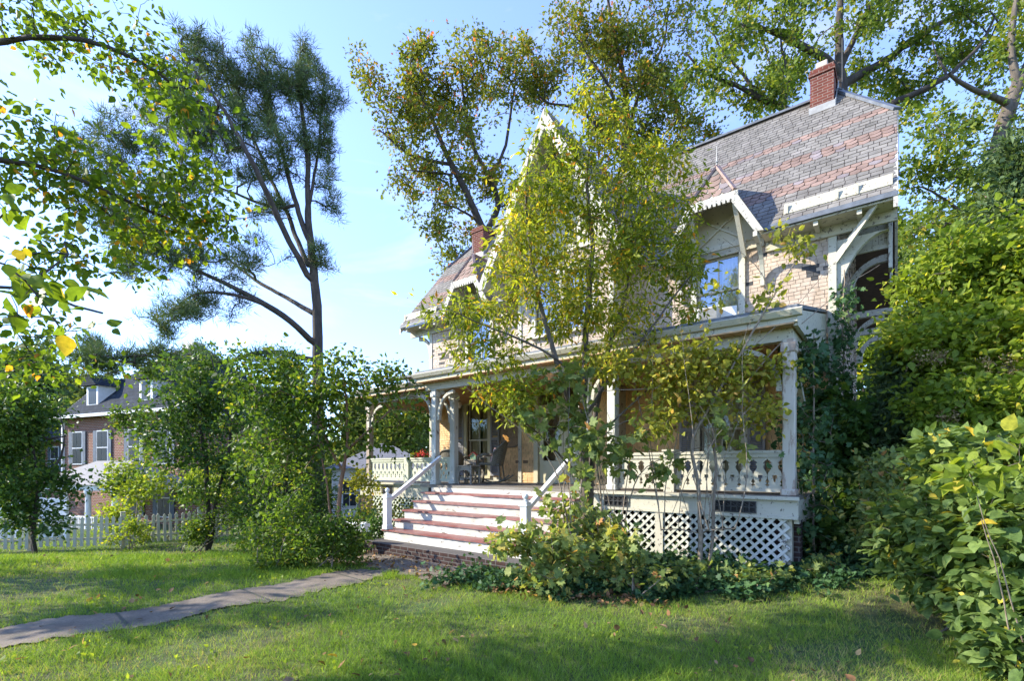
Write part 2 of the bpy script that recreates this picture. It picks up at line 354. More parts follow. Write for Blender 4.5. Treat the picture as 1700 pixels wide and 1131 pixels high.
mb = MB(); mb.box((UL + .1, VW + .1, 3.75), (UR - .1, 16.1, 3.9)); mb.box((UL + .1, VW + 1.9, 0), (UR - .1, VW + 2, 6)); hb(mb, 'inner_floor', M_bare)
mb = MB(); mb.box((UL + .02, VW + .02, -0.9), (UR - .02, 16.2, 1.18)); mb.box((BL + .02, VB + .02, 0), (BR - .02, VW, 1.18)); hb(mb, 'foundation', M_dkbrick)
mb = MB()
for uu in (UL, UR): mb.box((uu - 0.09 if uu == UR else uu - 0.025, VW - 0.028, 1.2), (uu + 0.032 if uu == UR else uu + .09, VW - 0.0, 6.2))
for uu in (BL, BR): mb.box((uu - .05, VB - 0.03, 1.2), (uu + .05, VB + .05, 6.0))
mb.box((UR - .0, VW - 0.0, 1.2), (UR + .033, VW + .1, 6.2)); hb(mb, 'corner_board', M_trim)

# ---- roofs
rs = random.Random(11)
def slcol(u, s, k, red=False):
    q = rs.uniform(0.82, 1.12)
    if red:
        return (0.27 * q, 0.18 * q, 0.14 * q) if rs.random() < 0.88 else (0.24 * q, 0.20 * q, 0.195 * q)
    if rs.random() < 0.10: return (0.225 * q, 0.203 * q, 0.18 * q)
    return (0.215 * q, 0.197 * q, 0.170 * q)
SL = math.hypot(1, PT); E = 0.142
def band(s, k): return k in (7, 8, 9, 15, 16, 17, 23, 24)
def hw_d(z): return 0.42 + (6.75 - z) / 1.8 if z < 6.75 else (7.506 - z) / 1.8
def hw_g(z): return (9.5 - z) / 1.8
def main_iv(s, front=True):
    z = ZE + s * PT / SL
    cut = max(0.0, (z - ZC)) / (ZR - ZC) * 1.03
    b = (-12.2 + cut, 0.0 - cut)
    if not front: return [b]
    cuts = [(UC - hw_g(z), UC + hw_g(z))] if z < 9.5 else []
    for c in DC:
        if z < 7.5: cuts.append((c - hw_d(z), c + hw_d(z)))
    return subint(b, cuts)
slope = (VR - VE) * SL
mb, dk = MB(), MB()
Sv = (0, 1 / SL, PT / SL); Nv = (0, -PT / SL, 1 / SL)
courses(mb, dk, (0, VE, ZE), (1, 0, 0), Sv, Nv, 0, slope, E, 0.185, 0.012, main_iv, lambda u, s, k: slcol(u, s, k, band(s, k)), band, 0.12, rs, 0.07)
roof = hb(mb, 'main_roof', M_slate); hb(dk, 'roof_deck', M_soffit, roof)
mb, dk = MB(), MB()
courses(mb, dk, (0, 2 * VR - VE + .45, ZE - .54), (1, 0, 0), (0, -1 / SL, PT / SL), (0, PT / SL, 1 / SL), 0, slope + .45 * SL, E, 0.27, 0.014, lambda s: main_iv(max(0, s - .45 * SL), False), lambda u, s, k: slcol(u, s, k), None, 0.12, rs, 0.07)
o = hb(mb, 'rear_roof', M_slate); hb(dk, 'roof_deck', M_soffit, o)
# clipped gable ends
for uu, sg in ((0.0, 1), (-12.2, -1)):
    hwv = (ZR - ZC) / PT; hl = math.hypot(1.03, ZR - ZC)
    mb, dk = MB(), MB()
    S_ = (-sg * 1.03 / hl, 0, (ZR - ZC) / hl); N_ = (sg * (ZR - ZC) / hl, 0, 1.03 / hl)
    courses(mb, dk, (uu, VR, ZC), (0, 1, 0), S_, N_, 0, hl, E, 0.25, 0.014, lambda s: [(-hwv * (1 - s / hl), hwv * (1 - s / hl))], lambda u, s, k: slcol(u, s, k), None, 0.12, rs, 0.06)
    o = hb(mb, 'clipped_gable_roof', M_slate); hb(dk, 'roof_deck', M_soffit, o)
mb = MB()
mb.beam((-12.2 + 1.0, VR, ZR + .03), (-1.0, VR, ZR + .03), 0.16, 0.05)
for uu, sg in ((0.0, 1), (-12.2, -1)):
    for vv in (-1, 1):
        mb.beam((uu, VR + vv * (ZR - ZC) / PT, ZC + .02), (uu - sg * 1.03, VR, ZR + .02), 0.15, 0.05)
hb(mb, 'ridge_cap', M_felt)
# rake boards on the end gables + boxed eave returns
for uu, sg in ((0.0, 1), (-12.2, -1)):
    mb = MB()
    for a, b in (((VE - .02, ZE - .14), (VR - (ZR - ZC) / PT, ZC - .14)), ((2 * VR - VE + .45, ZE - .54 - .14), (VR + (ZR - ZC) / PT, ZC - .14))):
        mb.prism([(uu - sg * .05, a[0], a[1] - .12), (uu - sg * .05, b[0], b[1] - .12), (uu - sg * .05, b[0], b[1] + .13), (uu - sg * .05, a[0], a[1] + .13)], (sg * .06, 0, 0))
    mb.prism([(uu - sg * .05, VR - 1.38, ZC - .02), (uu - sg * .05, VR + 1.38, ZC - .02), (uu - sg * .05, VR + 1.38, ZC - .26), (uu - sg * .05, VR - 1.38, ZC - .26)], (sg * .07, 0, 0))
    hb(mb, 'bargeboard', M_white)
# open gable frame hanging in the verge: post, collar beams and beadboard panel
mb = MB()
uo = -0.07
mb.box((uo - .05, VW + .3, 5.05), (uo, VW + .55, 6.55)); mb.box((uo - .045, VW + 1.5, 5.1), (uo, VW + 1.75, 7.9))
mb.box((UR + .03, VW + .62, 5.92), (uo - .05, VW + .70, 6.1)); mb.box((UR + .03, VW + 3.3, 5.0), (uo, VW + 3.42, 5.14)); mb.box((UR + .03, VW + 5.2, 5.02), (uo, VW + 5.3, 5.16))
hb(mb, 'verge_frame', M_white)
mb = MB()
for i in range(6): mb.box((-.62 + i * .09, VW + .42, 5.52), (-.62 + i * .09 + .085, VW + .44, 6.35))
mb.box((-.64, VW + .40, 5.44), (-.07, VW + .45, 5.53)); hb(mb, 'beadboard_panel', M_white)
def arch(mb, O, A, B, T, a, b, w_, th, solid=False, n=12):
    """curved bracket: leg down B, out along A from corner O"""
    O = Vector(O); A = Vector(A); B = Vector(B); T = Vector(T); inn, out = [], []
    for i in range(n + 1):
        t = i / n * math.pi / 2; x, y = a - a * math.cos(t), b - b * math.sin(t); inn.append(O + A * x + B * y)
        d = Vector((math.sin(t) * a, -math.cos(t) * b, 0)); nn = Vector((d.y, -d.x, 0)).normalized()
        ww = w_ * (1 + 0.5 * abs(math.cos(2 * t)) ** 2)
        out.append(O + A * (x + nn.x * ww) + B * (y + nn.y * ww))
    for i in range(n):
        q = [inn[i], inn[i + 1], (O if solid else out[i + 1]), (O if solid else out[i])]
        if solid: mb.prism([inn[i], inn[i + 1], O], T * th)
        else: mb.prism(q, T * th)
mb = MB()
arch(mb, (UR + .03, VW + .02, 5.62), (1, 0, 0), (0, 0, -1), (0, 1, 0), .74, 1.35, .05, .12, True)
hb(mb, 'arched_bracket', M_trim)
for vv, zz, s_ in ((VW + 1.6, 5.75, .7), (VW + 3.32, 5.0, .62), (VW + 5.22, 5.0, .62)):
    mb = MB(); arch(mb, (UR + .03, vv, zz), (1, 0, 0), (0, 0, -1), (0, 1, 0), s_, s_ * 1.1, -.09, .09); hb(mb, 'verge_bracket', M_white)
mb = MB(); mb.prism([(UR + .02, VW - .02, 5.2), (UR + .02, VW - .02, 5.38), (-.25, VW - .45, 5.98), (-.25, VW - .45, 5.88)], (0, .09, 0)); 
hb(mb, 'corner_brace', M_trim)
mb = MB()
arch(mb, (UL - .03, VW + .1, 5.75), (-1, 0, 0), (0, 0, -1), (0, 1, 0), .62, .9, -.09, .08); hb(mb, 'verge_bracket', M_trim)
# eave trim and Yankee gutter
def eave_spans():
    return [(a, b) for a, b in main_iv(0.02)]
mb, mg, mi = MB(), MB(), MB()
for a, b in eave_spans():
    mg.box((a, VE - .03, ZE - .085), (b, VE + .015, ZE - .005)); mb.box((a, VE + .02, ZE - .12), (b, VW, ZE - .09)); mb.box((a, VW - .07, ZE - .30), (b, VW - .017, ZE - .12))
    x = a + .2
    while x < b - .15: mi.box((x, VE + .05, ZE - .2), (x + .07, VW - .07, ZE - .122)); x += .62
hb(mb, 'eave_fascia', M_cream); hb(mg, 'eave_edge', M_felt); hb(mi, 'rafter_tails', M_trim)
def gutter(a, b):
    g = MB(); s_ = .22; y = VE + s_ / SL; z = ZE + s_ * PT / SL
    g.prism([(a, y - .02, z + .01), (a, y + .01, z - .02), (a, y + .10, z + .22), (a, y + .04, z + .21)], (b - a, 0, 0))
    for x in (a + .02, b - .5, (a + b) / 2): g.box((x, y - .03, z + .0), (x + .05, y - .01, z + .19))
    return hb(g, 'roof_gutter', M_cream)
gutter(-1.62, -.06); gutter(-12.15, -10.75)
# ---- centre gable and dormers
def vint(z): return VE + (z - ZE) / PT
def gable(cu, vf, zp, zlow, clip=None, vpk=None, name='gable_roof', ext=0.0):
    """pitched roof running into the main slope; clip = half width of the clipped front edge"""
    k = 1.8; sl = math.hypot(1, 1 / k); tot = (zp - zlow) * sl
    par = None
    for sg in (1, -1):
        mb, dk = MB(), MB()
        zc = zp - (clip * k if clip else 0)
        def iv(s):
            z = zlow + s / sl; f = vf
            if clip and z > zc: f = vf + (z - zc) / (zp - zc) * (vpk - vf)
            return [(f, max(f + .03, vint(z) + .10))]
        S_ = (-sg / k / sl, 0, 1 / sl); N_ = (sg * 1 / sl, 0, 1 / k / sl)
        courses(mb, dk, (cu + sg * (zp - zlow) / k, 0, zlow), (0, 1, 0), S_, N_, 0, tot, 0.17, 0.22, 0.013, iv, lambda u, s, q: slcol(u, s, q, 2 < q < 6), lambda s, q: 2 < q < 6, 0.12, rs, 0.06)
        o = hb(mb, name, M_slate); hb(dk, 'roof_deck', M_cream, o)
    if clip:
        zc = zp - clip * k; hl = math.hypot(vpk - vf, zp - zc); mb, dk = MB(), MB()
        courses(mb, dk, (cu, vf, zc), (1, 0, 0), (0, (vpk - vf) / hl, (zp - zc) / hl), (0, -(zp - zc) / hl, (vpk - vf) / hl), 0, hl, 0.15, 0.2, 0.013, lambda s: [(-clip * (1 - s / hl), clip * (1 - s / hl))], lambda u, s, q: slcol(u, s, q, q < 4), lambda s, q: True, 0.1, rs, 0.05)
        o = hb(mb, 'clipped_dormer_roof', M_slate); hb(dk, 'roof_deck', M_cream, o)
        mb = MB()
        for sg in (1, -1): mb.beam((cu + sg * clip, vf, zc + .03), (cu, vpk, zp + .03), .07, .04)
        mb.beam((cu, vpk, zp + .02), (cu, vint(zp), zp + .02), .1, .05); hb(mb, 'hip_flashing', M_rust)
        mb = MB(); mb.tube([(cu, vpk, zp), (cu, vpk, zp + .42)], [.014, .006], 6); mb.lathe((cu, vpk, zp + .08), [(.01, 0), (.03, .02), (.01, .05)], 8); hb(mb, 'finial', M_gal)
        mb = MB(); mb.box((cu - clip - .06, vf - .03, zc - .15), (cu + clip + .06, vf + .02, zc - .01))
        x = cu - clip - .05
        while x < cu + clip: mb.box((x, vf - .045, zc - .20), (x + .05, vf - .008, zc - .13)); x += .085
        hb(mb, 'scalloped_board', M_white)
    else: zc = zp
    for sg in (1, -1):
        mb = MB(); z0_ = zlow - .06
        h0 = (zp - z0_) / k; h1 = (zp - zc) / k
        bw = .13 if clip else .22
        mb.prism([(cu + sg * h0, vf - .04, z0_), (cu + sg * h1, vf - .04, zc), (cu + sg * (h1 - (0 if not clip else .05)), vf - .04, zc - bw * 2.0 if not clip else zc - .2), (cu + sg * (h0 - bw * 1.15), vf - .04, z0_ + .02)], (0, .05, 0))
        hb(mb, 'bargeboard', M_white)
        # soffit boards between bargeboard and wall
def dormer(cu):
    gable(cu, 9.75, 7.506, 5.92, .42, 10.1, 'dormer_roof')
    mb = MB(); h = .42 + (6.75 - 5.86) / 1.8
    mb.prism([(cu - h + .1, VW - .055, 6.0), (cu + h - .1, VW - .055, 6.0), (cu + .40, VW - .055, 6.68), (cu, VW - .055, 7.35), (cu - .40, VW - .055, 6.68)], (0, .06, 0))
    mb.box((cu - .80, VW - .055, 5.84), (cu + .80, VW + .0, 6.0)); hb(mb, 'dormer_panel', M_stucco)
    mb = MB()
    mb.beam((cu - .5, VW - .075, 6.02), (cu + .30, VW - .075, 6.6), .03, .06, (0, 1, 0)); mb.beam((cu + .5, VW - .08, 6.02), (cu - .30, VW - .08, 6.6), .03, .06, (0, 1, 0))
    for sg in (-1, 1):
        mb.beam((cu + sg * .46, VW - .09, 5.7), (cu + sg * .40, 9.81, 6.58), .07, .08, (1, 0, 0))
        arch(mb, (cu + sg * .78 - .035, VW - .03, 5.86), (0, -1, 0), (0, 0, -1), (1, 0, 0), .7, .8, -.06, .07)
    mb.box((cu - .85, VW - .09, 6.0), (cu + .85, VW - .056, 6.07)); hb(mb, 'cross_brace', M_trim)
for c in DC: dormer(c)
gable(UC, 8.96, 9.5, 5.95, name='centre_gable_roof')
mb = MB()
mb.prism([(UC - 1.55, VB - .03, 6.55), (UC + 1.55, VB - .03, 6.55), (UC, VB - .03, 9.33)], (0, .09, 0))
hb(mb, 'gable_panel', M_stucco)
mb = MB(); x = UC - 1.12
while x < UC + 1.12:
    mb.box((x, VB - .05, 6.6), (x + .05, VB - .032, 7.2)); x += .13
for zz, h in ((6.55, 1.5), (7.2, 1.15), (7.85, .8), (8.5, .42)): mb.box((UC - h, VB - .06, zz), (UC + h, VB - .031, zz + .09))
for sg in (-1, 1):
    for zz in (6.6, 7.3, 8.0, 8.6):
        hh = (9.5 - zz) / 1.8 - .1; mb.beam((UC + sg * hh, 9.0, zz), (UC + sg * hh, VB, zz), .05, .09)
hb(mb, 'gable_battens', M_trim)

# ---- windows
def window(u0, u1, z0, z1, v, name='sash_window', cols=2, rows=2, curtain=M_curt, glass=M_glass, casing=.11, frame_mat=M_trim, sill=True, lab=None, sm=M_trim):
    f = MB(); vf = v - .055
    f.box((u0 - casing, vf, z0 - .02), (u0, v + .03, z1 + casing)); f.box((u1, vf, z0 - .02), (u1 + casing, v + .03, z1 + casing)); f.box((u0, vf, z1), (u1, v + .03, z1 + casing))
    f.box((u0 - casing - .03, vf - .03, z1 + casing), (u1 + casing + .03, v, z1 + casing + .04))
    if sill: f.box((u0 - casing - .03, vf - .06, z0 - .07), (u1 + casing + .03, v + .04, z0))
    fo = hb(f, name, frame_mat)
    if lab: fo['label'] = lab
    s = MB(); b = .045; zm = z0 + (z1 - z0) * (0.5)
    for (a, c, vv) in ((z0, zm + .02, v + .075), (zm - .02, z1, v + .045)):
        s.box((u0, vv, a), (u0 + b, vv + .035, c)); s.box((u1 - b, vv, a), (u1, vv + .035, c)); s.box((u0 + b, vv + .001, a), (u1 - b, vv + .034, a + b)); s.box((u0 + b, vv + .001, c - b), (u1 - b, vv + .034, c))
        for i in range(1, cols): x = u0 + (u1 - u0) * i / cols; s.box((x - .013, vv + .005, a + b), (x + .013, vv + .03, c - b))
        for j in range(1, rows): z = a + (c - a) * j / rows; s.box((u0 + b, vv + .007, z - .012), (u1 - b, vv + .028, z + .012))
    hb(s, 'sash', sm, fo)
    g = MB()
    for (a, c, vv) in ((z0, zm, v + .09), (zm, z1, v + .06)): g.add([(u0 + .02, vv, a), (u1 - .02, vv, a), (u1 - .02, vv, c), (u0 + .02, vv, c)], [(0, 1, 2, 3)])
    hb(g, 'glass_pane', glass, fo)
    if curtain:
        c = MB(); n = 40; vs = []; 
        for i in range(n + 1):
            x = u0 + (u1 - u0) * i / n; dv = .02 * math.sin(i * 1.3) + .012 * math.sin(i * 2.9)
            vs += [(x, v + .16 + dv, z0), (x, v + .16 + dv * .6, z1)]
        c.add(vs, [(2 * i, 2 * i + 2, 2 * i + 3, 2 * i + 1) for i in range(n) if not (n * .46 < i < n * .54)]); hb(c, 'curtain', curtain, fo, smooth=True)
    return fo
def shutter(u0, u1, z0, z1, v, lab=None):
    s = MB(); v1 = v - .03; v0 = v1 - .035
    s.box((u0, v0, z0), (u0 + .05, v1, z1)); s.box((u1 - .05, v0, z0), (u1, v1, z1))
    for z in (z0, (z0 + z1) / 2 - .04, z1 - .08): s.box((u0 + .05, v0 + .002, z), (u1 - .05, v1, z + .08))
    z = z0 + .1
    while z < z1 - .1:
        if abs(z - (z0 + z1) / 2) > .06: s.hexa([(u0 + .05, v0 + .006, z), (u1 - .05, v0 + .006, z), (u1 - .05, v1, z + .03), (u0 + .05, v1, z + .03), (u0 + .05, v0 + .006, z + .008), (u1 - .05, v0 + .006, z + .008), (u1 - .05, v1, z + .038), (u0 + .05, v1, z + .038)])
        z += .042
    return hb(s, 'shutter', M_shut)
window(*op_main[0], VW, cols=2, rows=1); window(*op_main[1], VW, cols=2, rows=1)
window(*op_main[2], VW, cols=2, rows=2, curtain=M_curty, glass=M_glassd, name='tall_window'); window(*op_main[3], VW, cols=2, rows=2, curtain=M_curty, glass=M_glassd, name='tall_window', frame_mat=M_door)
window(-6.85, -6.14, 4.75, 6.1, VB, cols=2, rows=1); window(-6.06, -5.35, 4.75, 6.1, VB, cols=2, rows=1)
for a in ((-3.62, -3.31), (-2.29, -1.98), (-10.2, -9.89), (-8.87, -8.56)): shutter(a[0], a[1], 1.36, 3.4, VW)
mb = MB(); mb.box((-10.25, VW - .06, 1.2), (-8.5, VW - .02, 1.32)); hb(mb, 'window_apron', M_trim)
# double front door with transom
d = MB(); d.box((-6.9, VB - .06, 1.2), (-6.78, VB + .1, 3.6)); d.box((-5.42, VB - .06, 1.2), (-5.3, VB + .1, 3.6)); d.box((-6.78, VB - .06, 3.45), (-5.42, VB + .1, 3.6)); d.box((-6.78, VB - .02, 3.0), (-5.42, VB + .08, 3.08)); d.box((-6.13, VB - .01, 3.08), (-6.07, VB + .07, 3.45))
fd = hb(d, 'front_door', M_door)
for a, b in ((-6.78, -6.105), (-6.095, -5.42)):
    l_ = MB(); l_.box((a, VB + .02, 1.2), (a + .11, VB + .06, 3.0)); l_.box((b - .11, VB + .02, 1.2), (b, VB + .06, 3.0)); l_.box((a + .11, VB + .021, 1.2), (b - .11, VB + .059, 1.75)); l_.box((a + .11, VB + .021, 2.88), (b - .11, VB + .059, 3.0)); l_.box((a + .16, VB + .012, 1.3), (b - .16, VB + .02, 1.65))
    hb(l_, 'door_leaf', M_door, fd)
g = MB()
for a, b, c, e in ((-6.67, -6.2, 1.75, 2.88), (-5.98, -5.53, 1.75, 2.88), (-6.78, -6.13, 3.08, 3.45), (-6.07, -5.42, 3.08, 3.45)): g.add([(a, VB + .045, c), (b, VB + .045, c), (b, VB + .045, e), (a, VB + .045, e)], [(0, 1, 2, 3)])
hb(g, 'door_glass', M_glassd, fd)
k = MB(); k.lathe((-6.17, VB - .02, 2.1), [(.0, 0), (.028, .01), (.034, .03), (.02, .055), (0, .06)], 10); hb(k, 'door_knob', M_iron, fd, smooth=True)

# ---- chimneys
def chimney(u0, u1, v0, v1, z0, z1, pot=True):
    m = MB(); m.box((u0, v0, z0), (u1, v1, z1 - .16)); m.box((u0 - .025, v0 - .025, z1 - .16), (u1 + .025, v1 + .025, z1 - .08)); m.box((u0, v0, z1 - .08), (u1, v1, z1))
    c = hb(m, 'chimney', M_brick)
    if pot:
        p = MB(); uc, vc = (u0 + u1) / 2 - .02, (v0 + v1) / 2 - .08
        p.box((uc - .11, vc - .11, z1), (uc + .11, vc + .11, z1 + .24)); hb(p, 'chimney_pot', M_clay, c, bevel=.015)
    f = MB(); f.box((u0 - .03, v0 - .03, z0), (u1 + .03, v1 + .03, z0 + .02)); 
    zb = ZE + PT * (v0 - VE)
    f.box((u0 - .02, v0 - .035, zb - .1), (u1 + .03, v0 - .026, zb + .12)); f.prism([(u1 + .027, v0 - .03, zb - .1), (u1 + .027, v0 - .03, zb + .12), (u1 + .027, v1, zb + .12 + PT * (v1 - v0)), (u1 + .027, v1, zb)], (.012, 0, 0))
    hb(f, 'flashing', M_gal, c)
    if u0 > -6:
        a = MB(); a.tube([(u1 + .1, v1, z1 - .3), (u1 + .1, v1, z1 + .95)], .009, 6); hb(a, 'antenna_rod', M_iron, c)
chimney(-1.55, -1.10, 12.88, 13.6, 9.3, 10.55)
chimney(-11.1, -10.6, 12.0, 12.7, 8.0, 9.5, False)

# ---- porch
ZF = 1.22
mb = MB(); mb.box((-8.2, 7.2, ZF - .05), (-1.0, VW, ZF)); mb.box((-11.3, 7.75, ZF - .05), (-8.2, VW, ZF)); 
pf = hb(mb, 'porch_floor', M_floor)
mb = MB()
pts = [(-8.3, 7.15), (-1.0, 7.15), (-1.0, 10.38), (-11.4, 10.38), (-11.4, 7.75), (-8.3, 7.75)]
def zpr(v): return 3.63 + (v - 7.15) * .23
mb.prism([(a, b, zpr(b)) for a, b in pts], (0, 0, .05)); hb(mb, 'porch_roof', M_felt)
mb = MB(); mb.prism([(a + .04 * (1 if a < -5 else -1), b, 3.44) for a, b in pts], (0, 0, .02))
x = -11.3
while x < -1.1: mb.box((x, (7.25 if x > -8.2 else 7.85), 3.425), (x + .012, VW - .02, 3.44)); x += .12
hb(mb, 'porch_ceiling', M_ceil)
mb = MB()
def fascia(a, b, v):
    mb.box((a, v, 3.46), (b, v + .05, 3.60)); mb.box((a - .02, v - .03, 3.585), (b + .02, v + .03, 3.625))
fascia(-8.3, -1.0, 7.15); fascia(-11.4, -8.3, 7.75)
mb.box((-8.2, 7.36, 3.28), (-1.08, 7.50, 3.44)); mb.box((-11.25, 7.94, 3.28), (-8.2, 8.08, 3.44))
mb.prism([(-1.05, 7.2, 3.42), (-1.05, VW, 3.42), (-1.05, VW, 4.34), (-1.05, 7.2, 3.62)], (.05, 0, 0))
mb.box((-1.2, 7.50, 3.24), (-1.08, VW - .02, 3.44)); mb.box((-11.35, 8.08, 3.24), (-11.2, VW, 3.44))
hb(mb, 'porch_cornice', M_trim)
mb = MB(); mb.prism([(-8.34, 7.06, 3.60), (-8.34, 7.10, 3.53), (-8.34, 7.145, 3.52), (-8.34, 7.145, 3.64)], (7.4, 0, 0)); mb.prism([(-11.45, 7.66, 3.60), (-11.45, 7.70, 3.53), (-11.45, 7.745, 3.52), (-11.45, 7.745, 3.64)], (3.1, 0, 0)); hb(mb, 'porch_gutter', M_trim)
def post(u, v, mat=M_post, w_=.14, br=(1, -1), lab=None, side=True):
    h = w_ / 2; m = MB(); m.box((u - h, v - h, ZF), (u + h, v + h, 3.3)); m.box((u - h - .02, v - h - .02, ZF), (u + h + .02, v + h + .02, ZF + .09)); m.box((u - h - .02, v - h - .02, 3.12), (u + h + .02, v + h + .02, 3.25))
    p = hb(m, 'porch_post', mat, bevel=.012)
    if lab: p['label'] = lab
    for s_ in br:
        b = MB(); arch(b, (u + s_ * h, v - .035, 3.24), (s_, 0, 0), (0, 0, -1), (0, 1, 0), .5, .62, -.05, .07); hb(b, 'post_bracket', M_trim, p)
    return p
post(-7.95, 7.43); post(-7.95, 8.0, w_=.15, br=(-1,)); post(-4.2, 7.43); post(-3.7, 7.43, w_=.15, br=()); post(-1.13, 7.42, M_bare, .15, (-1,), 'bare weathered brown post with paint worn off'); post(-11.1, 8.0, M_bare, .14, (1,))
b = MB(); b.beam((-1.13, 7.55, 3.22), (-1.13, 8.5, 2.55), .09, .09, (1, 0, 0)); b.beam((-1.13, 7.7, 2.6), (-1.13, 8.5, 3.24), .07, .07, (1, 0, 0)); hb(b, 'side_brace', M_trim)
# sawn balusters
def cutbal(w_=.155, h=.46, th=.025):
    """flat-sawn splat: outline with shaped waist; pierced cross sits proud as dark inlay-free gaps between neighbours"""
    pr = [(0, .5), (.05, .5), (.09, .33), (.14, .47), (.2, .36), (.3, .47), (.42, .5), (.54, .40), (.62, .25), (.72, .22), (.78, .34), (.82, .2), (.88, .34), (.93, .5), (1, .5)]
    pts = [(x * w_, z * h) for z, x in pr] + [(-x * w_, z * h) for z, x in reversed(pr)]
    m = MB()
    for i in range(len(pr) - 1):
        z0, x0 = pr[i]; z1, x1 = pr[i + 1]; a = [(-x0 * w_, z0 * h), (x0 * w_, z0 * h), (x1 * w_, z1 * h), (-x1 * w_, z1 * h)]
        if .2 <= z0 < .42:   # pierced cross slot
            s_ = .075 * w_ if z0 < .3 else .16 * w_
            for sg in (-1, 1):
                q = [(sg * s_, z0 * h), (sg * x0 * w_, z0 * h), (sg * x1 * w_, z1 * h), (sg * s_, z1 * h)]
                m.prism([(p, 0, z) for p, z in (q if sg > 0 else q[::-1])], (0, th, 0))
        else: m.prism([(p, 0, z) for p, z in a], (0, th, 0))
    return m
def railing(u0, u1, v, mat, first=[None]):
    r = MB(); r.box((u0, v - .045, 1.79), (u1, v + .045, 1.83)); r.box((u0, v - .03, 1.735), (u1, v + .03, 1.789)); r.box((u0, v - .03, 1.26), (u1, v + .03, 1.315))
    ro = hb(r, 'porch_railing', mat)
    n = int((u1 - u0 - .05) / .16); st = (u1 - u0) / n; base = None
    cb = cutbal(st * .99, .42, .024)
    for i in range(n):
        if base is None:
            base = cb.build('baluster', mat, ro); o = base
        else: o = base.copy(); col.objects.link(o); o.parent = ro
        o.location = (u0 + st * (i + .5) - HO[0], v - .012 - HO[1], 1.315)
    return ro
railing(-11.02, -8.03, 8.0, M_sage); railing(-2.66, -1.22, 7.46, M_trim); railing(-3.6, -2.84, 7.46, M_trim)
mb = MB(); mb.box((-2.83, 7.38, ZF - .05), (-2.67, 7.54, 1.84)); mb.box((-2.85, 7.36, 1.84), (-2.65, 7.56, 1.87)); hb(mb, 'railing_post', M_trim)
mb = MB(); mb.box((-9.62, 7.93, ZF), (-9.46, 7.99, 1.84)); hb(mb, 'railing_post', M_sage)
# skirt boards with iron grilles, lattice
mb = MB(); mb.box((-4.1, 7.24, .96), (-1.0, 7.29, ZF - .05)); mb.box((-4.1, 7.21, .92), (-1.0, 7.30, .96)); mb.box((-11.25, 7.80, .86), (-8.02, 7.84, ZF - .05)); mb.box((-4.1, 7.17, ZF - .05), (-0.98, 7.2, ZF - .005)); mb.box((-11.3, 7.72, ZF - .05), (-8.2, 7.75, ZF - .005))
mb.box((-2.9, 7.225, .2), (-2.78, 7.235, .92)); mb.box((-1.2, 7.30, -.1), (-1.08, 7.42, 1.17)); mb.box((-1.06, 7.3, .86), (-1.0, VW, ZF - .05)); hb(mb, 'porch_skirt', M_trim)
mb = MB(); mb.box((-11.3, 7.86, -.9), (-10.75, 8.2, .86)); mb.box((-8.2, 7.45, -.2), (-8.0, 7.6, 1.1)); mb.box((-1.3, 7.42, -.3), (-1.0, 7.6, .9)); hb(mb, 'porch_pier', M_dkbrick)
def grille(u0, u1, z0, z1, v):
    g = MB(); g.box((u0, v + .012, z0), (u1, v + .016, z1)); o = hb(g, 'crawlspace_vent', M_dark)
    g = MB(); n = max(3, int((u1 - u0) / .07))
    for i in range(n + 1): x = u0 + (u1 - u0) * i / n; g.box((x - .008, v - .012, z0), (x + .008, v, z1))
    for i in range(3): z = z0 + (z1 - z0) * i / 2; g.box((u0 - .01, v - .0115, z - .008), (u1 + .01, v - .001, z + .008))
    for i in range(n): x = u0 + (u1 - u0) * (i + .5) / n; g.beam((x - .03, v - .006, z1 - .02), (x + .03, v - .006, z1 - .06), .008, .01, (0, 1, 0))
    hb(g, 'iron_grille', M_iron, o)
grille(-2.05, -1.5, .985, 1.13, 7.225); grille(-3.75, -3.35, .985, 1.13, 7.225); grille(-10.3, -9.9, .93, 1.12, 7.785); grille(-8.55, -8.1, .93, 1.12, 7.785)
def lattice(u0, u1, z0, z1, v, mat=M_latt):
    l_ = MB(); p = .135
    for sg, vv in ((1, v), (-1, v + .010)):
        k0 = -int((z1 - z0) / p) - 2; k1 = int((u1 - u0) / p) + 2
        for k in range(k0, k1 + 1):
            x0 = u0 + k * p if sg > 0 else u1 - k * p   # strip passes (x0,z0) going up-right / up-left
            pts = []
            t0 = max(0, (u0 - x0) if sg > 0 else (x0 - u1)); t1 = min(z1 - z0, (u1 - x0) if sg > 0 else (x0 - u0))
            if t1 - t0 < .04: continue
            a = (x0 + sg * t0, vv, z0 + t0); b_ = (x0 + sg * t1, vv, z0 + t1); l_.beam(a, b_, .009, .036, (1, 0, -sg) if False else (-sg, 0, 1))
    return hb(l_, 'lattice_panel', mat)
lattice(-4.1, -1.1, .12, .92, 7.245); lattice(-10.7, -8.05, -.75, .86, 7.81, M_sage)
mb = MB(); mb.box((-10.9, 8.3, -.9), (-1.2, 8.35, 1.1)); mb.box((-8.0, 7.3, -.1), (-7.95, 8.3, 1.1)); hb(mb, 'crawlspace_shade_sheet', M_dark)  # near-black sheets stand in for the shade under the porch
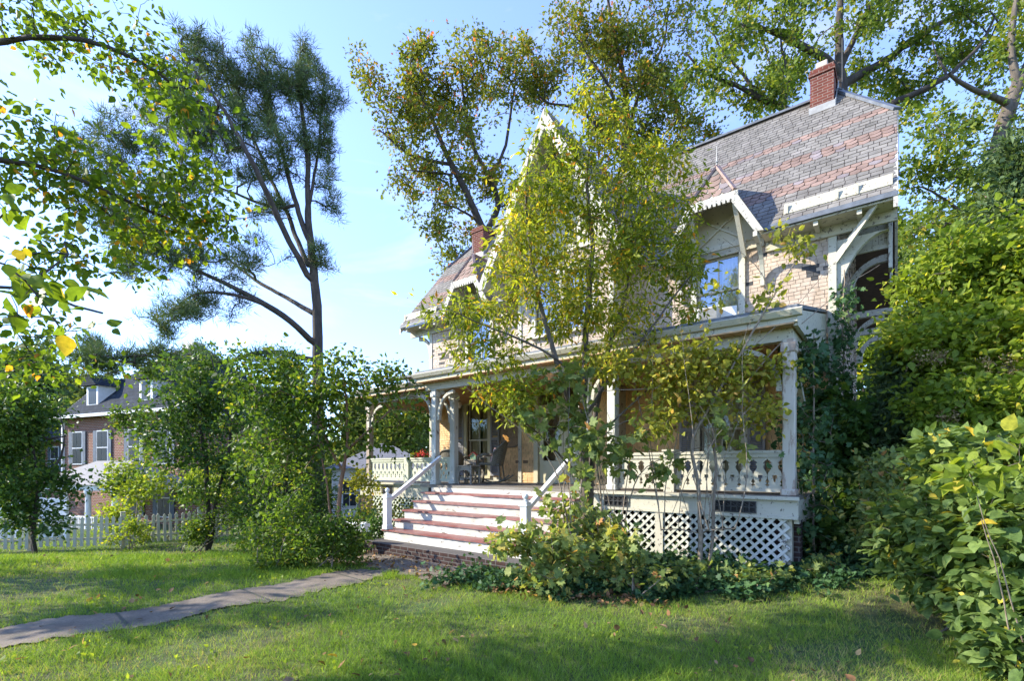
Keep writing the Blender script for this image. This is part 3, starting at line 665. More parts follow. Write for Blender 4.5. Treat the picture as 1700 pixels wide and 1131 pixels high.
# ---- front steps
st = MB(); st.box((-7.72, 6.0, .02), (-7.66, 7.2, .4)); steps = hb(st, 'front_steps', M_bare)
SV = [5.91, 6.17, 6.41, 6.65, 6.89, 7.17]; SZ = [.405, .575, .745, .915, 1.08, ZF]
sr = random.Random(5)
for i in range(5):
    v0 = SV[i]; v1 = SV[i + 1] + .03; z = SZ[i]; a, b = -7.84, -4.12
    t = MB(); n = 46
    for bd in range(2):
        va = v0 + (v1 - v0) * bd / 2 + (.003 if bd else 0); vb = v0 + (v1 - v0) * (bd + 1) / 2
        top = []; 
        fr = [va + ((sr.uniform(0, .012) + (max(0, .055 - abs(j - ({4: 14, 2: 30}.get(i, -99))) * .009))) if bd == 0 else 0) for j in range(n + 1)]
        for j in range(n):
            x0 = a + (b - a) * j / n; x1 = a + (b - a) * (j + 1) / n
            t.hexa([(x0, fr[j], z - .032), (x1, fr[j + 1], z - .032), (x1, vb, z - .032), (x0, vb, z - .032), (x0, fr[j], z), (x1, fr[j + 1], z), (x1, vb, z), (x0, vb, z)])
    hb(t, 'step_tread', M_tread, steps)
for i in range(6):
    zl = .205 if i == 0 else SZ[i - 1]; zh = SZ[i] - .034 if i < 5 else SZ[5] - .05; vv = SV[i] + .035 if i < 5 else 7.165
    r = MB(); r.box((-7.8, vv, zl + .001), (-4.14, vv + .022, zh)); hb(r, 'step_riser', M_riser, steps)
s_ = MB()
for uu in (-7.79, -4.17):
    for i in range(6):
        if i < 5: s_.box((uu - .01, SV[i] + .058, .21), (uu + .02, SV[i + 1] + .034, SZ[i] - .036))
hb(s_, 'step_stringer', M_white, steps)
b = MB(); b.box((-7.98, 5.62, -.08), (-4.05, 7.1, .205)); hb(b, 'brick_plinth', M_dkbrick, steps, bevel=.01)
def newel(u):
    n = MB(); z0 = .405; h = .062
    n.box((u - h, 5.97 - h, z0), (u + h, 5.97 + h, z0 + .66)); n.box((u - h - .015, 5.97 - h - .015, z0 + .60), (u + h + .015, 5.97 + h + .015, z0 + .625)); n.box((u - h - .012, 5.97 - h - .012, z0), (u + h + .012, 5.97 + h + .012, z0 + .08))
    n.prism([(u - h, 5.97 - h, z0 + .66), (u + h, 5.97 - h, z0 + .66), (u + h, 5.97 + h, z0 + .66), (u - h, 5.97 + h, z0 + .66)], (0, 0, .01))
    no = hb(n, 'newel_post', M_clean, bevel=.01)
    k = MB(); k.lathe((u, 5.97, z0 + .67), [(.045, 0), (.05, .01), (.02, .03), (.022, .04), (.04, .055), (.048, .08), (.04, .105), (.012, .125), (.0, .128)], 16); hb(k, 'newel_cap', M_clean, no, smooth=True)
    r = MB(); r.beam((u, 6.03, z0 + .56), (u, 7.36, 1.80), .05, .075, (0, -.7, .7)); r.beam((u, 6.03, z0 + .60), (u, 7.36, 1.84), .085, .02, (0, -.7, .7)); hb(r, 'hand_rail', M_clean, no, bevel=.006)
newel(-7.73); newel(-4.42)
# porch light
g = MB(); g.lathe((-9.0, 9.2, 3.05), [(.0, 0), (.08, .03), (.11, .10), (.10, .17), (.05, .22)], 16); 
pl = empty('porch_lamp', H(-9.0, 9.2, 3.0), TH, 'white glass globe lamp hanging from the brown porch ceiling', 'lamp')
g = MB(); g.lathe((0, 0, .12), [(.0, 0), (.07, .03), (.10, .09), (.09, .16), (.05, .2)], 16); g.build('globe', plain('milk_glass', (.8, .78, .7), (.7, .68, .6), 5, .2, 0), pl, smooth=True)
g = MB(); g.lathe((0, 0, .3), [(.06, 0), (.07, .02), (.02, .05), (.02, .14)], 12); g.build('fitter', M_iron, pl)
# ================================================================ GROUND, PATH
def dist_poly(x, y, pl):
    d = np.full(np.shape(x), 1e9)
    for (a, b), (c, e) in zip(pl[:-1], pl[1:]):
        vx, vy = c - a, e - b; t = np.clip(((x - a) * vx + (y - b) * vy) / (vx * vx + vy * vy), 0, 1)
        d = np.minimum(d, np.hypot(x - (a + t * vx), y - (b + t * vy)))
    return d
PATH = [(-9.5, 0.9), (-6.4, 3.35), (-4.79, 4.60), (-4.23, 5.04), (-3.56, 5.58), (-2.87, 6.34), (-2.25, 7.3)]
def wob(x, y, s=1.0): return .03 * np.sin(x * 5.1 * s + y * 3.3 * s) + .035 * np.sin(x * 11.3 * s - y * 8.1 * s) + .02 * np.sin(x * 23 * s + y * 19 * s)
def on_path(x, y, hw=.40):
    x = np.asarray(x, float); y = np.asarray(y, float)
    d = dist_poly(x, y, PATH) + wob(x, y)
    u = UX * x + UY * y; v = -UY * x + UX * y
    pad = (u > -8.5) & (u < -4.75) & (v > 4.72 + wob(x, y) * 1.5) & (v < 5.65)
    return (d < hw) | pad
def on_ivy(x, y):
    u = UX * x + UY * y; v = -UY * x + UX * y
    f = 6.38 - .62 * sstep(-.3, 1.3, x) + wob(x, y, .5) * 4 - .7 * sstep(4.2, 5.4, x)
    return (u > -4.9 + wob(x, y) * 2) & (y > f) & (v < 9.5) & (u < 3.5)
def grid_mesh(xs, ys, zf, name, mat, keep=None):
    X, Y = np.meshgrid(xs, ys); Z = zf(X, Y); V = np.stack([X.ravel(), Y.ravel(), Z.ravel()], 1); nx, ny = len(xs), len(ys)
    i = np.arange((nx - 1) * (ny - 1)); a = (i // (nx - 1)) * nx + i % (nx - 1)
    q = np.stack([a, a + 1, a + nx + 1, a + nx], 1)
    if keep is not None:
        c = V[q].mean(1); q = q[keep(c[:, 0], c[:, 1])]
        used = np.unique(q); mp_ = np.full(len(V), -1); mp_[used] = np.arange(len(used)); V = V[used]; q = mp_[q]
    return npmesh(name, V, q.ravel(), np.arange(len(q)) * 4, None, mat, smooth=True)
m, t, n, l, b = nodes('lawn_soil')
z1 = noise(t, .8, 6, .6); z2 = noise(t, 14, 8, .7); z3 = noise(t, 90, 3, .6)
c = ramp(t, z1.outputs[0], [(.40, (.07, .13, .025)), (.64, (.13, .13, .055))]); c = mixc(t, c, ramp(t, z2.outputs[0], [(.35, (.35, .32, .25)), (.7, (1.3, 1.25, 1.1))]), 1.0, 'MULTIPLY')
c = mixc(t, c, ramp(t, z3.outputs[0], [(.3, (.5, .5, .5)), (.7, (1.4, 1.4, 1.4))]), .7, 'MULTIPLY'); l.new(c, b.inputs['Base Color']); b.inputs['Roughness'].default_value = 1; bump(t, b, z2.outputs[0], .8, .03)
M_lawn = m
xs = np.concatenate([np.linspace(-900, -60, 12), np.linspace(-55, -14, 24), np.arange(-13.5, 12, .22), np.linspace(13, 55, 20), np.linspace(60, 900, 12)])
ys = np.concatenate([np.linspace(-300, -6, 8), np.arange(-5, 20, .22), np.linspace(21, 70, 30), np.linspace(80, 1500, 14)])
tag(grid_mesh(xs, ys, gz, 'lawn_ground', M_lawn), kind='structure')
m, t, n, l, b = nodes('path_concrete')
z1 = noise(t, 2.2, 7, .65); z2 = noise(t, 60, 5, .7); z3 = noise(t, 7, 6, .6)
c = ramp(t, z1.outputs[0], [(.35, (.115, .09, .062)), (.65, (.24, .19, .135))]); c = mixc(t, c, ramp(t, z2.outputs[0], [(.35, (.55, .55, .55)), (.65, (1.15, 1.15, 1.15))]), .8, 'MULTIPLY')
tcx = n.new('ShaderNodeTexCoord'); wv = n.new('ShaderNodeTexWave'); wmp = n.new('ShaderNodeMapping'); wmp.inputs['Rotation'].default_value = (0, 0, R(-50)); l.new(tcx.outputs['Object'], wmp.inputs[0]); l.new(wmp.outputs[0], wv.inputs[0]); wv.inputs['Scale'].default_value = .24; wv.inputs['Distortion'].default_value = .25; wv.inputs['Detail Scale'].default_value = 4
c = mixc(t, (.05, .05, .035), c, ramp(t, wv.outputs['Fac'], [(.0006, (0, 0, 0)), (.002, (1, 1, 1))])); c = mixc(t, c, (.10, .11, .06), ramp(t, z3.outputs[0], [(.58, (0, 0, 0)), (.72, (.8, .8, .8))]))
l.new(c, b.inputs['Base Color']); b.inputs['Roughness'].default_value = .95; bump(t, b, z2.outputs[0], .5, .006)
tag(grid_mesh(np.arange(-10, -.2, .05), np.arange(0, 9.2, .05), lambda X, Y: gz(X, Y) + .012 + .004 * np.sin(X * 3 + Y * 2), 'garden_path', m, on_path), kind='structure')
M_asph = plain('distant_road', (.12, .12, .12), (.08, .08, .08), 3)

# ================================================================ PORCH THINGS
def thing(name, u, v, z, rz, label, cat, group=None): return empty(name, H(u, v, z), TH + rz, label, cat, group)
def wicker(name, c1, c2):
    m, t, n, l, b = nodes(name); k = n.new('ShaderNodeTexChecker'); k.inputs['Scale'].default_value = 60; tcx = n.new('ShaderNodeTexCoord'); l.new(tcx.outputs['Object'], k.inputs['Vector'])
    z = noise(t, 10, 5, .6); l.new(mixc(t, mixc(t, c1, c2, k.outputs['Fac']), (.05, .05, .04), ramp(t, z.outputs[0], [(.5, (0, 0, 0)), (.75, (.6, .6, .6))])), b.inputs['Base Color']); bump(t, b, k.outputs['Fac'], .8, .01); b.inputs['Roughness'].default_value = .7; return m
M_wick = wicker('dark_wicker', (.22, .20, .15), (.10, .09, .065)); M_wick2 = wicker('pale_wicker', (.45, .40, .32), (.25, .22, .17)); M_mat = wicker('woven_mat', (.42, .30, .20), (.26, .18, .12))
def wchair(u, v, rz, label, rock=False):
    r = thing('wicker_rocking_chair' if rock else 'wicker_armchair', u, v, ZF, rz, label, 'rocking chair' if rock else 'armchair')
    # local: faces -y ; seat at .42
    zo = .05 if rock else 0
    s = MB(); s.prism([(-.26, -.27, .38 + zo), (.26, -.27, .38 + zo), (.23, .22, .36 + zo), (-.23, .22, .36 + zo)], (0, 0, .06)); s.build('seat', M_wick, r, bevel=.015)
    b_ = MB(); n = 14; H_ = .62 if rock else .44
    for i in range(n):
        a0 = math.pi * (i / n); a1 = math.pi * ((i + 1) / n)
        def pt(a, z):
            lean = .22 * (z - .36) if rock else .12 * (z - .36)
            hh = z
            return (math.cos(a) * (.27 + .1 * (z - .36)), .02 + math.sin(a) * .24 + lean, hh + zo)
        def top(a): return .36 + H_ * (.45 + .55 * math.sin(a) ** (1.0 if rock else .6)) 
        lv = 5
        for k in range(lv):
            q = []
            for a, kk in ((a0, k), (a1, k), (a1, k + 1), (a0, k + 1)):
                z = .36 + (top(a) - .36) * kk / lv; q.append(pt(a, z))
            o2 = [(x * .93, y * .93 + .0, z) for x, y, z in q]
            b_.hexa([q[0], q[1], o2[1], o2[0], q[3], q[2], o2[2], o2[3]])
    b_.build('backrest', M_wick, r)
    rim = MB(); rim.tube([(lambda a: (math.cos(a) * (.27 + .1 * (H_ * (.45 + .55 * math.sin(a) ** (1.0 if rock else .6)))), .02 + math.sin(a) * .24 + (.22 if rock else .12) * (H_ * (.45 + .55 * math.sin(a) ** (1.0 if rock else .6))), .36 + zo + H_ * (.45 + .55 * math.sin(a) ** (1.0 if rock else .6))))(math.pi * i / 18) for i in range(19)], .025, 8); rim.build('rim', M_wick, r, smooth=True)
    for sx in (-1, 1):
        a = MB(); a.tube([(sx * .29, .0, .62 + zo), (sx * .31, -.15, .62 + zo), (sx * .29, -.27, .58 + zo), (sx * .26, -.27, .4 + zo)], [.03, .035, .032, .018], 8); a.build('armrest', M_wick, r, smooth=True)
        for sy in (-1, 1):
            l_ = MB(); l_.tube([(sx * .24, -.24 if sy < 0 else .20, .38 + zo), (sx * .27, -.27 if sy < 0 else .25, .03 if rock else .0)], [.018, .014], 8); l_.build('leg', M_wick, r, smooth=True)
        if rock:
            k = MB(); k.tube([(sx * .27, .02 + math.sin(a) * .75 * .9, .02 + (1 - math.cos(a)) * .75) for a in [x * .1 for x in range(-5, 8)]], .017, 8); k.build('rocker', M_wick, r, smooth=True)
    ap = MB(); ap.prism([(-.25, -.262, .38 + zo), (.25, -.262, .38 + zo), (.2, -.262, .27 + zo), (0, -.262, .32 + zo), (-.2, -.262, .27 + zo)][::-1], (0, .02, 0)); ap.build('apron', M_wick, r)
    return r
wchair(-8.72, 8.75, R(200), 'dark wicker armchair turned away beside the second white post')
rc = wchair(-7.45, 8.75, R(-62), 'tall wicker rocking chair in front of the woven oval mat', True)
cu = MB(); cu.prism([(-.16, .0, 0), (.16, 0, 0), (.17, .09, .32), (-.17, .09, .32)], (0, -.07, .02))
q = thing('cushion', -7.40, 8.78, ZF + .49, R(-62), 'faded pink cushion propped on the wicker rocking chair', 'cushion'); cu.build('cover', plain('faded_pink', (.55, .36, .33), (.4, .25, .24), 9), q, bevel=.02)
def stool(u, v, w_, h, label, name='wicker_side_table', arch_=True):
    t_ = thing(name, u, v, ZF, R(8), label, 'side table'); m = MB(); m.box((-w_ - .02, -w_ - .02, h - .03), (w_ + .02, w_ + .02, h)); m.build('table_top', M_wick2, t_, bevel=.008)
    for sx in (-1, 1):
        for sy in (-1, 1): l_ = MB(); l_.box((sx * w_ - .018, sy * w_ - .018, 0), (sx * w_ + .018, sy * w_ + .018, h - .031)); l_.build('leg', M_wick2, t_)
    n = 8
    for yy in (-w_ - .012, w_):
        m = MB()
        for i in range(n):
            a, b_ = math.pi * i / n, math.pi * (i + 1) / n; r_ = w_ - .03
            m.prism([(math.cos(a) * r_, yy, h - .2 + math.sin(a) * .1), (math.cos(b_) * r_, yy, h - .2 + math.sin(b_) * .1), (math.cos(b_) * r_, yy, h - .032), (math.cos(a) * r_, yy, h - .032)], (0, .012, 0))
        m.build('arched_apron', M_wick2, t_)
    m = MB(); m.box((-w_ + .02, -w_ + .02, .12), (w_ - .02, w_ - .02, .14)); m.build('lower_shelf', M_wick2, t_); return t_
stool(-8.0, 8.72, .15, .56, 'small pale side table carrying the little painted birdhouse'); stool(-7.62, 8.15, .17, .42, 'low pale wicker table in front of the rocking chair')
bh = thing('birdhouse', -8.0, 8.72, ZF + .561, R(20), 'tiny painted birdhouse on the pale side table', 'birdhouse')
m = MB(); m.prism([(-.07, -.06, 0), (.07, -.06, 0), (.07, -.06, .1), (0, -.06, .17), (-.07, -.06, .1)], (0, .12, 0)); m.build('body', plain('birdhouse_green', (.1, .35, .3), (.4, .35, .1), 22), bh)
for s in (-1, 1): m = MB(); m.beam((0, 0, .185), (s * .1, 0, .088), .15, .012, (0, 1, 0)) if False else m.hexa([(0, -.08, .172), (s * .1, -.08, .08), (s * .1, .08, .08), (0, .08, .172), (0, -.08, .185), (s * .1, -.08, .093), (s * .1, .08, .093), (0, .08, .185)]); m.build('roof', plain('birdhouse_red%d' % s, (.5, .12, .1), (.35, .1, .08), 12), bh)
m = MB(); m.lathe((0, 0, 0), [(0, 0), (.022, .0), (.022, .01)], 10); o = m.build('entrance_hole', M_dark, bh); o.rotation_euler = (R(90), 0, 0); o.location = (0, -.0605, .075)
def pot(name, p, rz, r, h, mat, label, cat='flower pot'):
    e = empty(name, p, rz, label, cat); m = MB(); m.lathe((0, 0, 0), [(0, 0), (r * .68, .0), (r * .92, h * .85), (r * 1.05, h * .85), (r * 1.06, h), (r * .95, h), (r * .9, h * .9), (0, h * .88)], 24); m.build('body', mat, e, smooth=False); return e
M_blue = plain('blue_glaze', (.03, .06, .38), (.02, .04, .25), 6, .25, 0); M_terra = plain('terracotta', (.35, .16, .10), (.25, .12, .08), 9); M_whitepot = paint('worn_white_pot', (.7, .66, .6), wood=(.35, .18, .12), peel=.5, scale=16)
pot('glazed_pot', H(-4.75, 7.75, ZF), 0, .17, .28, M_blue, 'cobalt blue glazed pot at the right edge of the porch steps')
pot('ceramic_pot', H(-7.7, 8.05, ZF), 0, .10, .16, M_terra, 'little brown pot on the porch floor by the low wicker table')
# woven mat hung on wall
mt = thing('woven_wall_mat', -8.16, VW - .065, 2.13, 0, 'oval woven brown mat hanging on the porch wall beside the grey shutter', 'wall hanging')
m = MB(); pts = []
for i in range(32): a = 2 * math.pi * i / 32; ex = .6; pts.append((.36 * math.copysign(abs(math.cos(a)) ** ex, math.cos(a)), 0, .52 + .52 * math.copysign(abs(math.sin(a)) ** ex, math.sin(a))))
m.prism(pts, (0, .02, 0)); m.build('weave', M_mat, mt)
m = MB(); m.tube([(x * 1.0, -.0, z) for x, y, z in pts + pts[:1]], .014, 6); m.build('edge_binding', M_wick, mt)
# window air conditioner
ac = thing('window_air_conditioner', -2.98, VW - .12, 4.52, 0, 'beige window air conditioner in the upper right dormer window', 'air conditioner')
m = MB(); m.box((-.2, -.18, 0), (.2, .2, .27)); m.build('casing', plain('ac_case', (.55, .52, .45), (.4, .37, .3), 8, .5), ac, bevel=.012)
m = MB()
for i in range(12): m.box((-.18, -.19, .03 + i * .018), (.18, -.181, .038 + i * .018))
m.build('grille', M_gal, ac)
m = MB(); m.box((-.28, .02, 0), (-.205, .06, .26)); m.box((.205, .02, 0), (.5, .06, .26)); m.build('side_panel', M_clean, ac)
# door mat, box on the porch
dm = thing('door_mat', -5.2, 8.6, ZF + .001, 0, 'worn dark mat lying on the porch floor by the front door', 'door mat'); m = MB(); m.box((-.4, -.25, 0), (.4, .25, .02)); m.build('pile', plain('mat_fibre', (.09, .07, .05), (.04, .03, .02), 60), dm)
# mailbox beside the brick step
mbx = empty('mailbox', (-2.86, 9.05, float(gz(-2.86, 9.05)) - .05), R(-22), 'white metal mailbox on a dark wooden post left of the brick step', 'mailbox')
m = MB(); m.box((-.04, -.04, 0), (.04, .04, .50)); m.build('post', plain('dark_post_wood', (.06, .045, .035), (.03, .025, .02), 9), mbx)
m = MB(); n = 10; prof = [(-.085, 0), (-.085, .10)] + [(-.085 * math.cos(math.pi * i / n), .10 + .075 * math.sin(math.pi * i / n)) for i in range(1, n)] + [(.085, .10), (.085, 0)]
m.prism([(-.24, y, .50 + z) for y, z in prof], (.46, 0, 0)); m.build('box', paint('mailbox_paint', (.78, .77, .74), peel=.68, scale=9), mbx, bevel=.006)
m = MB(); m.prism([(.222, y * 1.06, .497 + z * 1.04) for y, z in prof], (.014, 0, 0)); m.build('lid', M_clean, mbx)
m = MB(); m.box((.1, -.10, .58), (.13, -.092, .75)); m.build('flag', M_rust, mbx)
# potted sapling in the ivy
pp = P(1313, 948, 6.62); pp.z = float(gz(pp.x, pp.y)) + .02
pot('planter', pp, 0, .21, .2, M_whitepot, 'worn white and terracotta planter standing in the ivy, a bare stem rising from it', 'planter')
# ================================================================ VEGETATION
M_bark = plain('grey_bark', (.16, .13, .10), (.06, .048, .038), 9, .9, .8, (1, 1, .25), 0, .03)
M_barkd = plain('dark_bark', (.085, .065, .05), (.03, .024, .02), 7, .9, .8, (1, 1, .3), 0, .03)
M_barkp = plain('pine_bark', (.10, .078, .06), (.035, .027, .02), 5, .9, .9, (1, 1, .35), 0, .05)
M_barko = plain('orange_bark', (.30, .16, .09), (.17, .09, .05), 7, .7, .4, (1, 1, .3))
M_twig = plain('pale_twig', (.30, .24, .17), (.16, .12, .08), 20, .8, .3)
M_oak = leafmat('oak_leaves', [(0, (0.074, 0.115, 0.024)), (.45, (0.135, 0.189, 0.034)), (.8, (0.230, 0.257, 0.041)), (.93, (0.351, 0.230, 0.054)), (1, (0.486, 0.162, 0.081))], .42, .4, 1.8)
M_oak2 = leafmat('oak_leaves_green', [(0, (0.061, 0.121, 0.024)), (.5, (0.121, 0.203, 0.041)), (.85, (0.230, 0.297, 0.054)), (1, (0.405, 0.365, 0.068))], .42, .4, 1.8)
M_cherry = leafmat('yellow_green_leaves', [(0, (.08, .13, .02)), (.4, (.15, .22, .03)), (.78, (.26, .30, .035)), (.94, (.42, .40, .05)), (1, (.45, .20, .04))], .5, .4, 2.1)
M_elm = leafmat('elm_leaves', [(0, (0.068, 0.135, 0.016)), (.5, (0.115, 0.203, 0.024)), (.88, (0.189, 0.270, 0.027)), (.95, (0.405, 0.351, 0.041)), (1, (0.540, 0.230, 0.041))], .5, .38, 1.75)
M_dark = leafmat('deep_green_leaves', [(0, (.03, .085, .025)), (.5, (.06, .135, .034)), (.9, (.11, .21, .045)), (1, (.24, .30, .055))], .3, .32, 1.8)
M_mid = leafmat('mid_green_leaves', [(0, (0.041, 0.095, 0.019)), (.5, (0.081, 0.162, 0.030)), (.9, (0.149, 0.243, 0.041)), (1, (0.324, 0.351, 0.054))], .4, .36, 1.9)
M_lime = leafmat('bright_green_leaves', [(0, (0.095, 0.176, 0.027)), (.5, (0.176, 0.270, 0.041)), (.9, (0.270, 0.365, 0.054)), (1, (0.459, 0.446, 0.081))], .45, .4, 1.9)
M_bigl = leafmat('broad_matte_leaves', [(0, (.07, .14, .05)), (.5, (.12, .21, .07)), (.9, (.18, .28, .09)), (.97, (.34, .40, .07)), (1, (.5, .40, .06))], .33, .38, 1.8)
M_grape = leafmat('grape_leaves', [(0, (.10, .17, .065)), (.5, (.18, .27, .10)), (.8, (.28, .34, .13)), (.93, (.45, .42, .12)), (1, (.40, .22, .12))], .4, .45, 1.8)
M_vine = leafmat('yellow_vine_leaves', [(0, (.13, .18, .05)), (.45, (.22, .27, .06)), (.85, (.36, .38, .08)), (1, (.42, .30, .12))], .5, .42, 1.9)
M_needle = leafmat('pine_needles', [(0, (.06, .10, .045)), (.6, (.12, .18, .075)), (.93, (.20, .27, .12)), (1, (.30, .22, .11))], .2, .5, 1.4, warm=(1, 1, 1))
M_cedar = leafmat('blue_green_needles', [(0, (0.054, 0.115, 0.061)), (.6, (0.101, 0.176, 0.095)), (1, (0.176, 0.257, 0.135))], .3, .5, 1.6)
M_far = leafmat('far_tree_leaves', [(0, (0.068, 0.115, 0.041)), (.6, (0.115, 0.176, 0.061)), (1, (0.203, 0.257, 0.081))], .4, .5, 1.6)
M_ivyl = leafmat('ivy_leaves', [(0, (.035, .085, .035)), (.6, (.06, .13, .05)), (.9, (.12, .20, .07)), (1, (.26, .30, .10))], .22, .4, 1.6, warm=(1, 1, 1))
M_hydr = leafmat('dry_flower_heads', [(0, (.25, .22, .15)), (1, (.42, .36, .24))], .2, .7, 1.3)
M_red = leafmat('red_petals', [(0, (.45, .03, .06)), (1, (.62, .10, .16))], .3, .5, 1.3)

TPL = {
 'rhomb': ([(0, 0, 0), (.34, .42, .07), (0, 1, -.04), (-.34, .42, .07)], [(0, 1, 2), (0, 2, 3)]),
 'long': ([(0, 0, 0), (.17, .4, .04), (0, 1, -.10), (-.17, .4, .04)], [(0, 1, 2), (0, 2, 3)]),
 'ovate': ([(0, 0, 0), (.27, .18, .06), (.35, .42, .075), (.2, .74, .03), (0, 1, -.08), (-.2, .74, .03), (-.35, .42, .075), (-.27, .18, .06), (0, .3, 0), (0, .65, -.02)],
           [(0, 1, 8), (1, 2, 8), (2, 9, 8), (2, 3, 9), (3, 4, 9), (4, 5, 9), (5, 6, 9), (6, 8, 9), (6, 7, 8), (7, 0, 8)]),
 'lobed': ([(0, .05, 0), (.24, -.1, .05), (.52, .22, .03), (.3, .38, .06), (.42, .72, -.02), (.14, .68, .05), (0, 1, -.06), (-.14, .68, .05), (-.42, .72, -.02), (-.3, .38, .06), (-.52, .22, .03), (-.24, -.1, .05), (0, .4, 0)],
           [(i, i + 1, 12) for i in range(11)] + [(11, 0, 12)]),
 'oak': ([(0, 0, 0), (.3, .25, .05), (.12, .42, .05), (.36, .62, .0), (0, 1, -.05), (-.36, .62, 0), (-.12, .42, .05), (-.3, .25, .05)], [(0, 1, 2, 6, 7), (2, 3, 4, 5, 6)]),
 'needle': ([(-.048, 0, 0), (.048, 0, 0), (0, 1, 0)], [(0, 1, 2)]),
}
def orient(n, rg, dirs=None, up=.6, spread=1.0):
    """rotation matrices: y axis = leaf direction, z axis = leaf normal"""
    y = rg.normal(size=(n, 3)) * spread
    if dirs is not None: y = y * .55 + dirs
    y /= np.linalg.norm(y, axis=1)[:, None] + 1e-9
    z = rg.normal(size=(n, 3)) * (1 - up) ; z[:, 2] += up
    z -= (z * y).sum(1)[:, None] * y; z /= np.linalg.norm(z, axis=1)[:, None] + 1e-9
    x = np.cross(y, z); return np.stack([x, y, z], 2)
def stamp(tpl, pos, rot, size):
    tv, tf = TPL[tpl]; tv = np.array(tv, float); n = len(pos); k = len(tv)
    rz = np.random.default_rng(n); tw = np.repeat(tv[None], n, 0); tw[:, :, 2] *= rz.uniform(-.6, 2.6, n)[:, None]; tw[:, :, 0] *= rz.uniform(.75, 1.2, n)[:, None]; tw[:, :, 0] += tw[:, :, 1] ** 2 * rz.uniform(-.18, .18, n)[:, None]
    V = np.einsum('nij,nkj->nki', rot, tw) * size[:, None, None] + pos[:, None, :]
    lens = np.array([len(f) for f in tf]); fl = np.concatenate([np.array(f) for f in tf])
    loops = (np.arange(n)[:, None] * k + fl[None, :]).ravel(); st = np.concatenate([[0], np.cumsum(lens)[:-1]])
    starts = (np.arange(n)[:, None] * lens.sum() + st[None, :]).ravel()
    return V.reshape(-1, 3), loops, starts, k
DENS = .72
def foliage(name, centers, per, sigma, size, tpl, mat, parent=None, seed=0, up=.55, droop=.15, out=None, bias=0.0, crop=None):
    rg_ = np.random.default_rng(seed); c0 = np.asarray(centers, float); cnt = np.maximum(1, (per * DENS * rg_.uniform(.25, 1.9, len(c0))).astype(int)) if per > 6 else np.full(len(c0), per); c = np.repeat(c0, cnt, axis=0); n = len(c); sigma = sigma * np.repeat(rg_.uniform(.55, 1.15, len(c0)), cnt)[:, None]
    off = rg_.normal(size=(n, 3)) * sigma; pos = c + off
    if crop is not None: k = crop(pos); pos = pos[k]; off = off[k]; n = len(pos)
    d = off / (np.linalg.norm(off, axis=1)[:, None] + 1e-6); d[:, 2] -= droop
    if out is not None: d += out
    rot = orient(n, rg_, d, up); sz = size * np.clip(np.exp(rg_.normal(-.06, .32, n)), .35, 1.6)
    V, lo, st, k = stamp(tpl, pos, rot, sz)
    a = np.clip(rg_.beta(1.6, 1.9, n) + bias + .12 * np.sin(pos[:, 0] * 1.3 + pos[:, 2] * 1.7) , 0, 1); a = np.where(rg_.random(n) < .03, .97 + .03 * rg_.random(n), a * .95)
    return npmesh(name, V, lo, st, np.repeat(a, k), mat, parent)
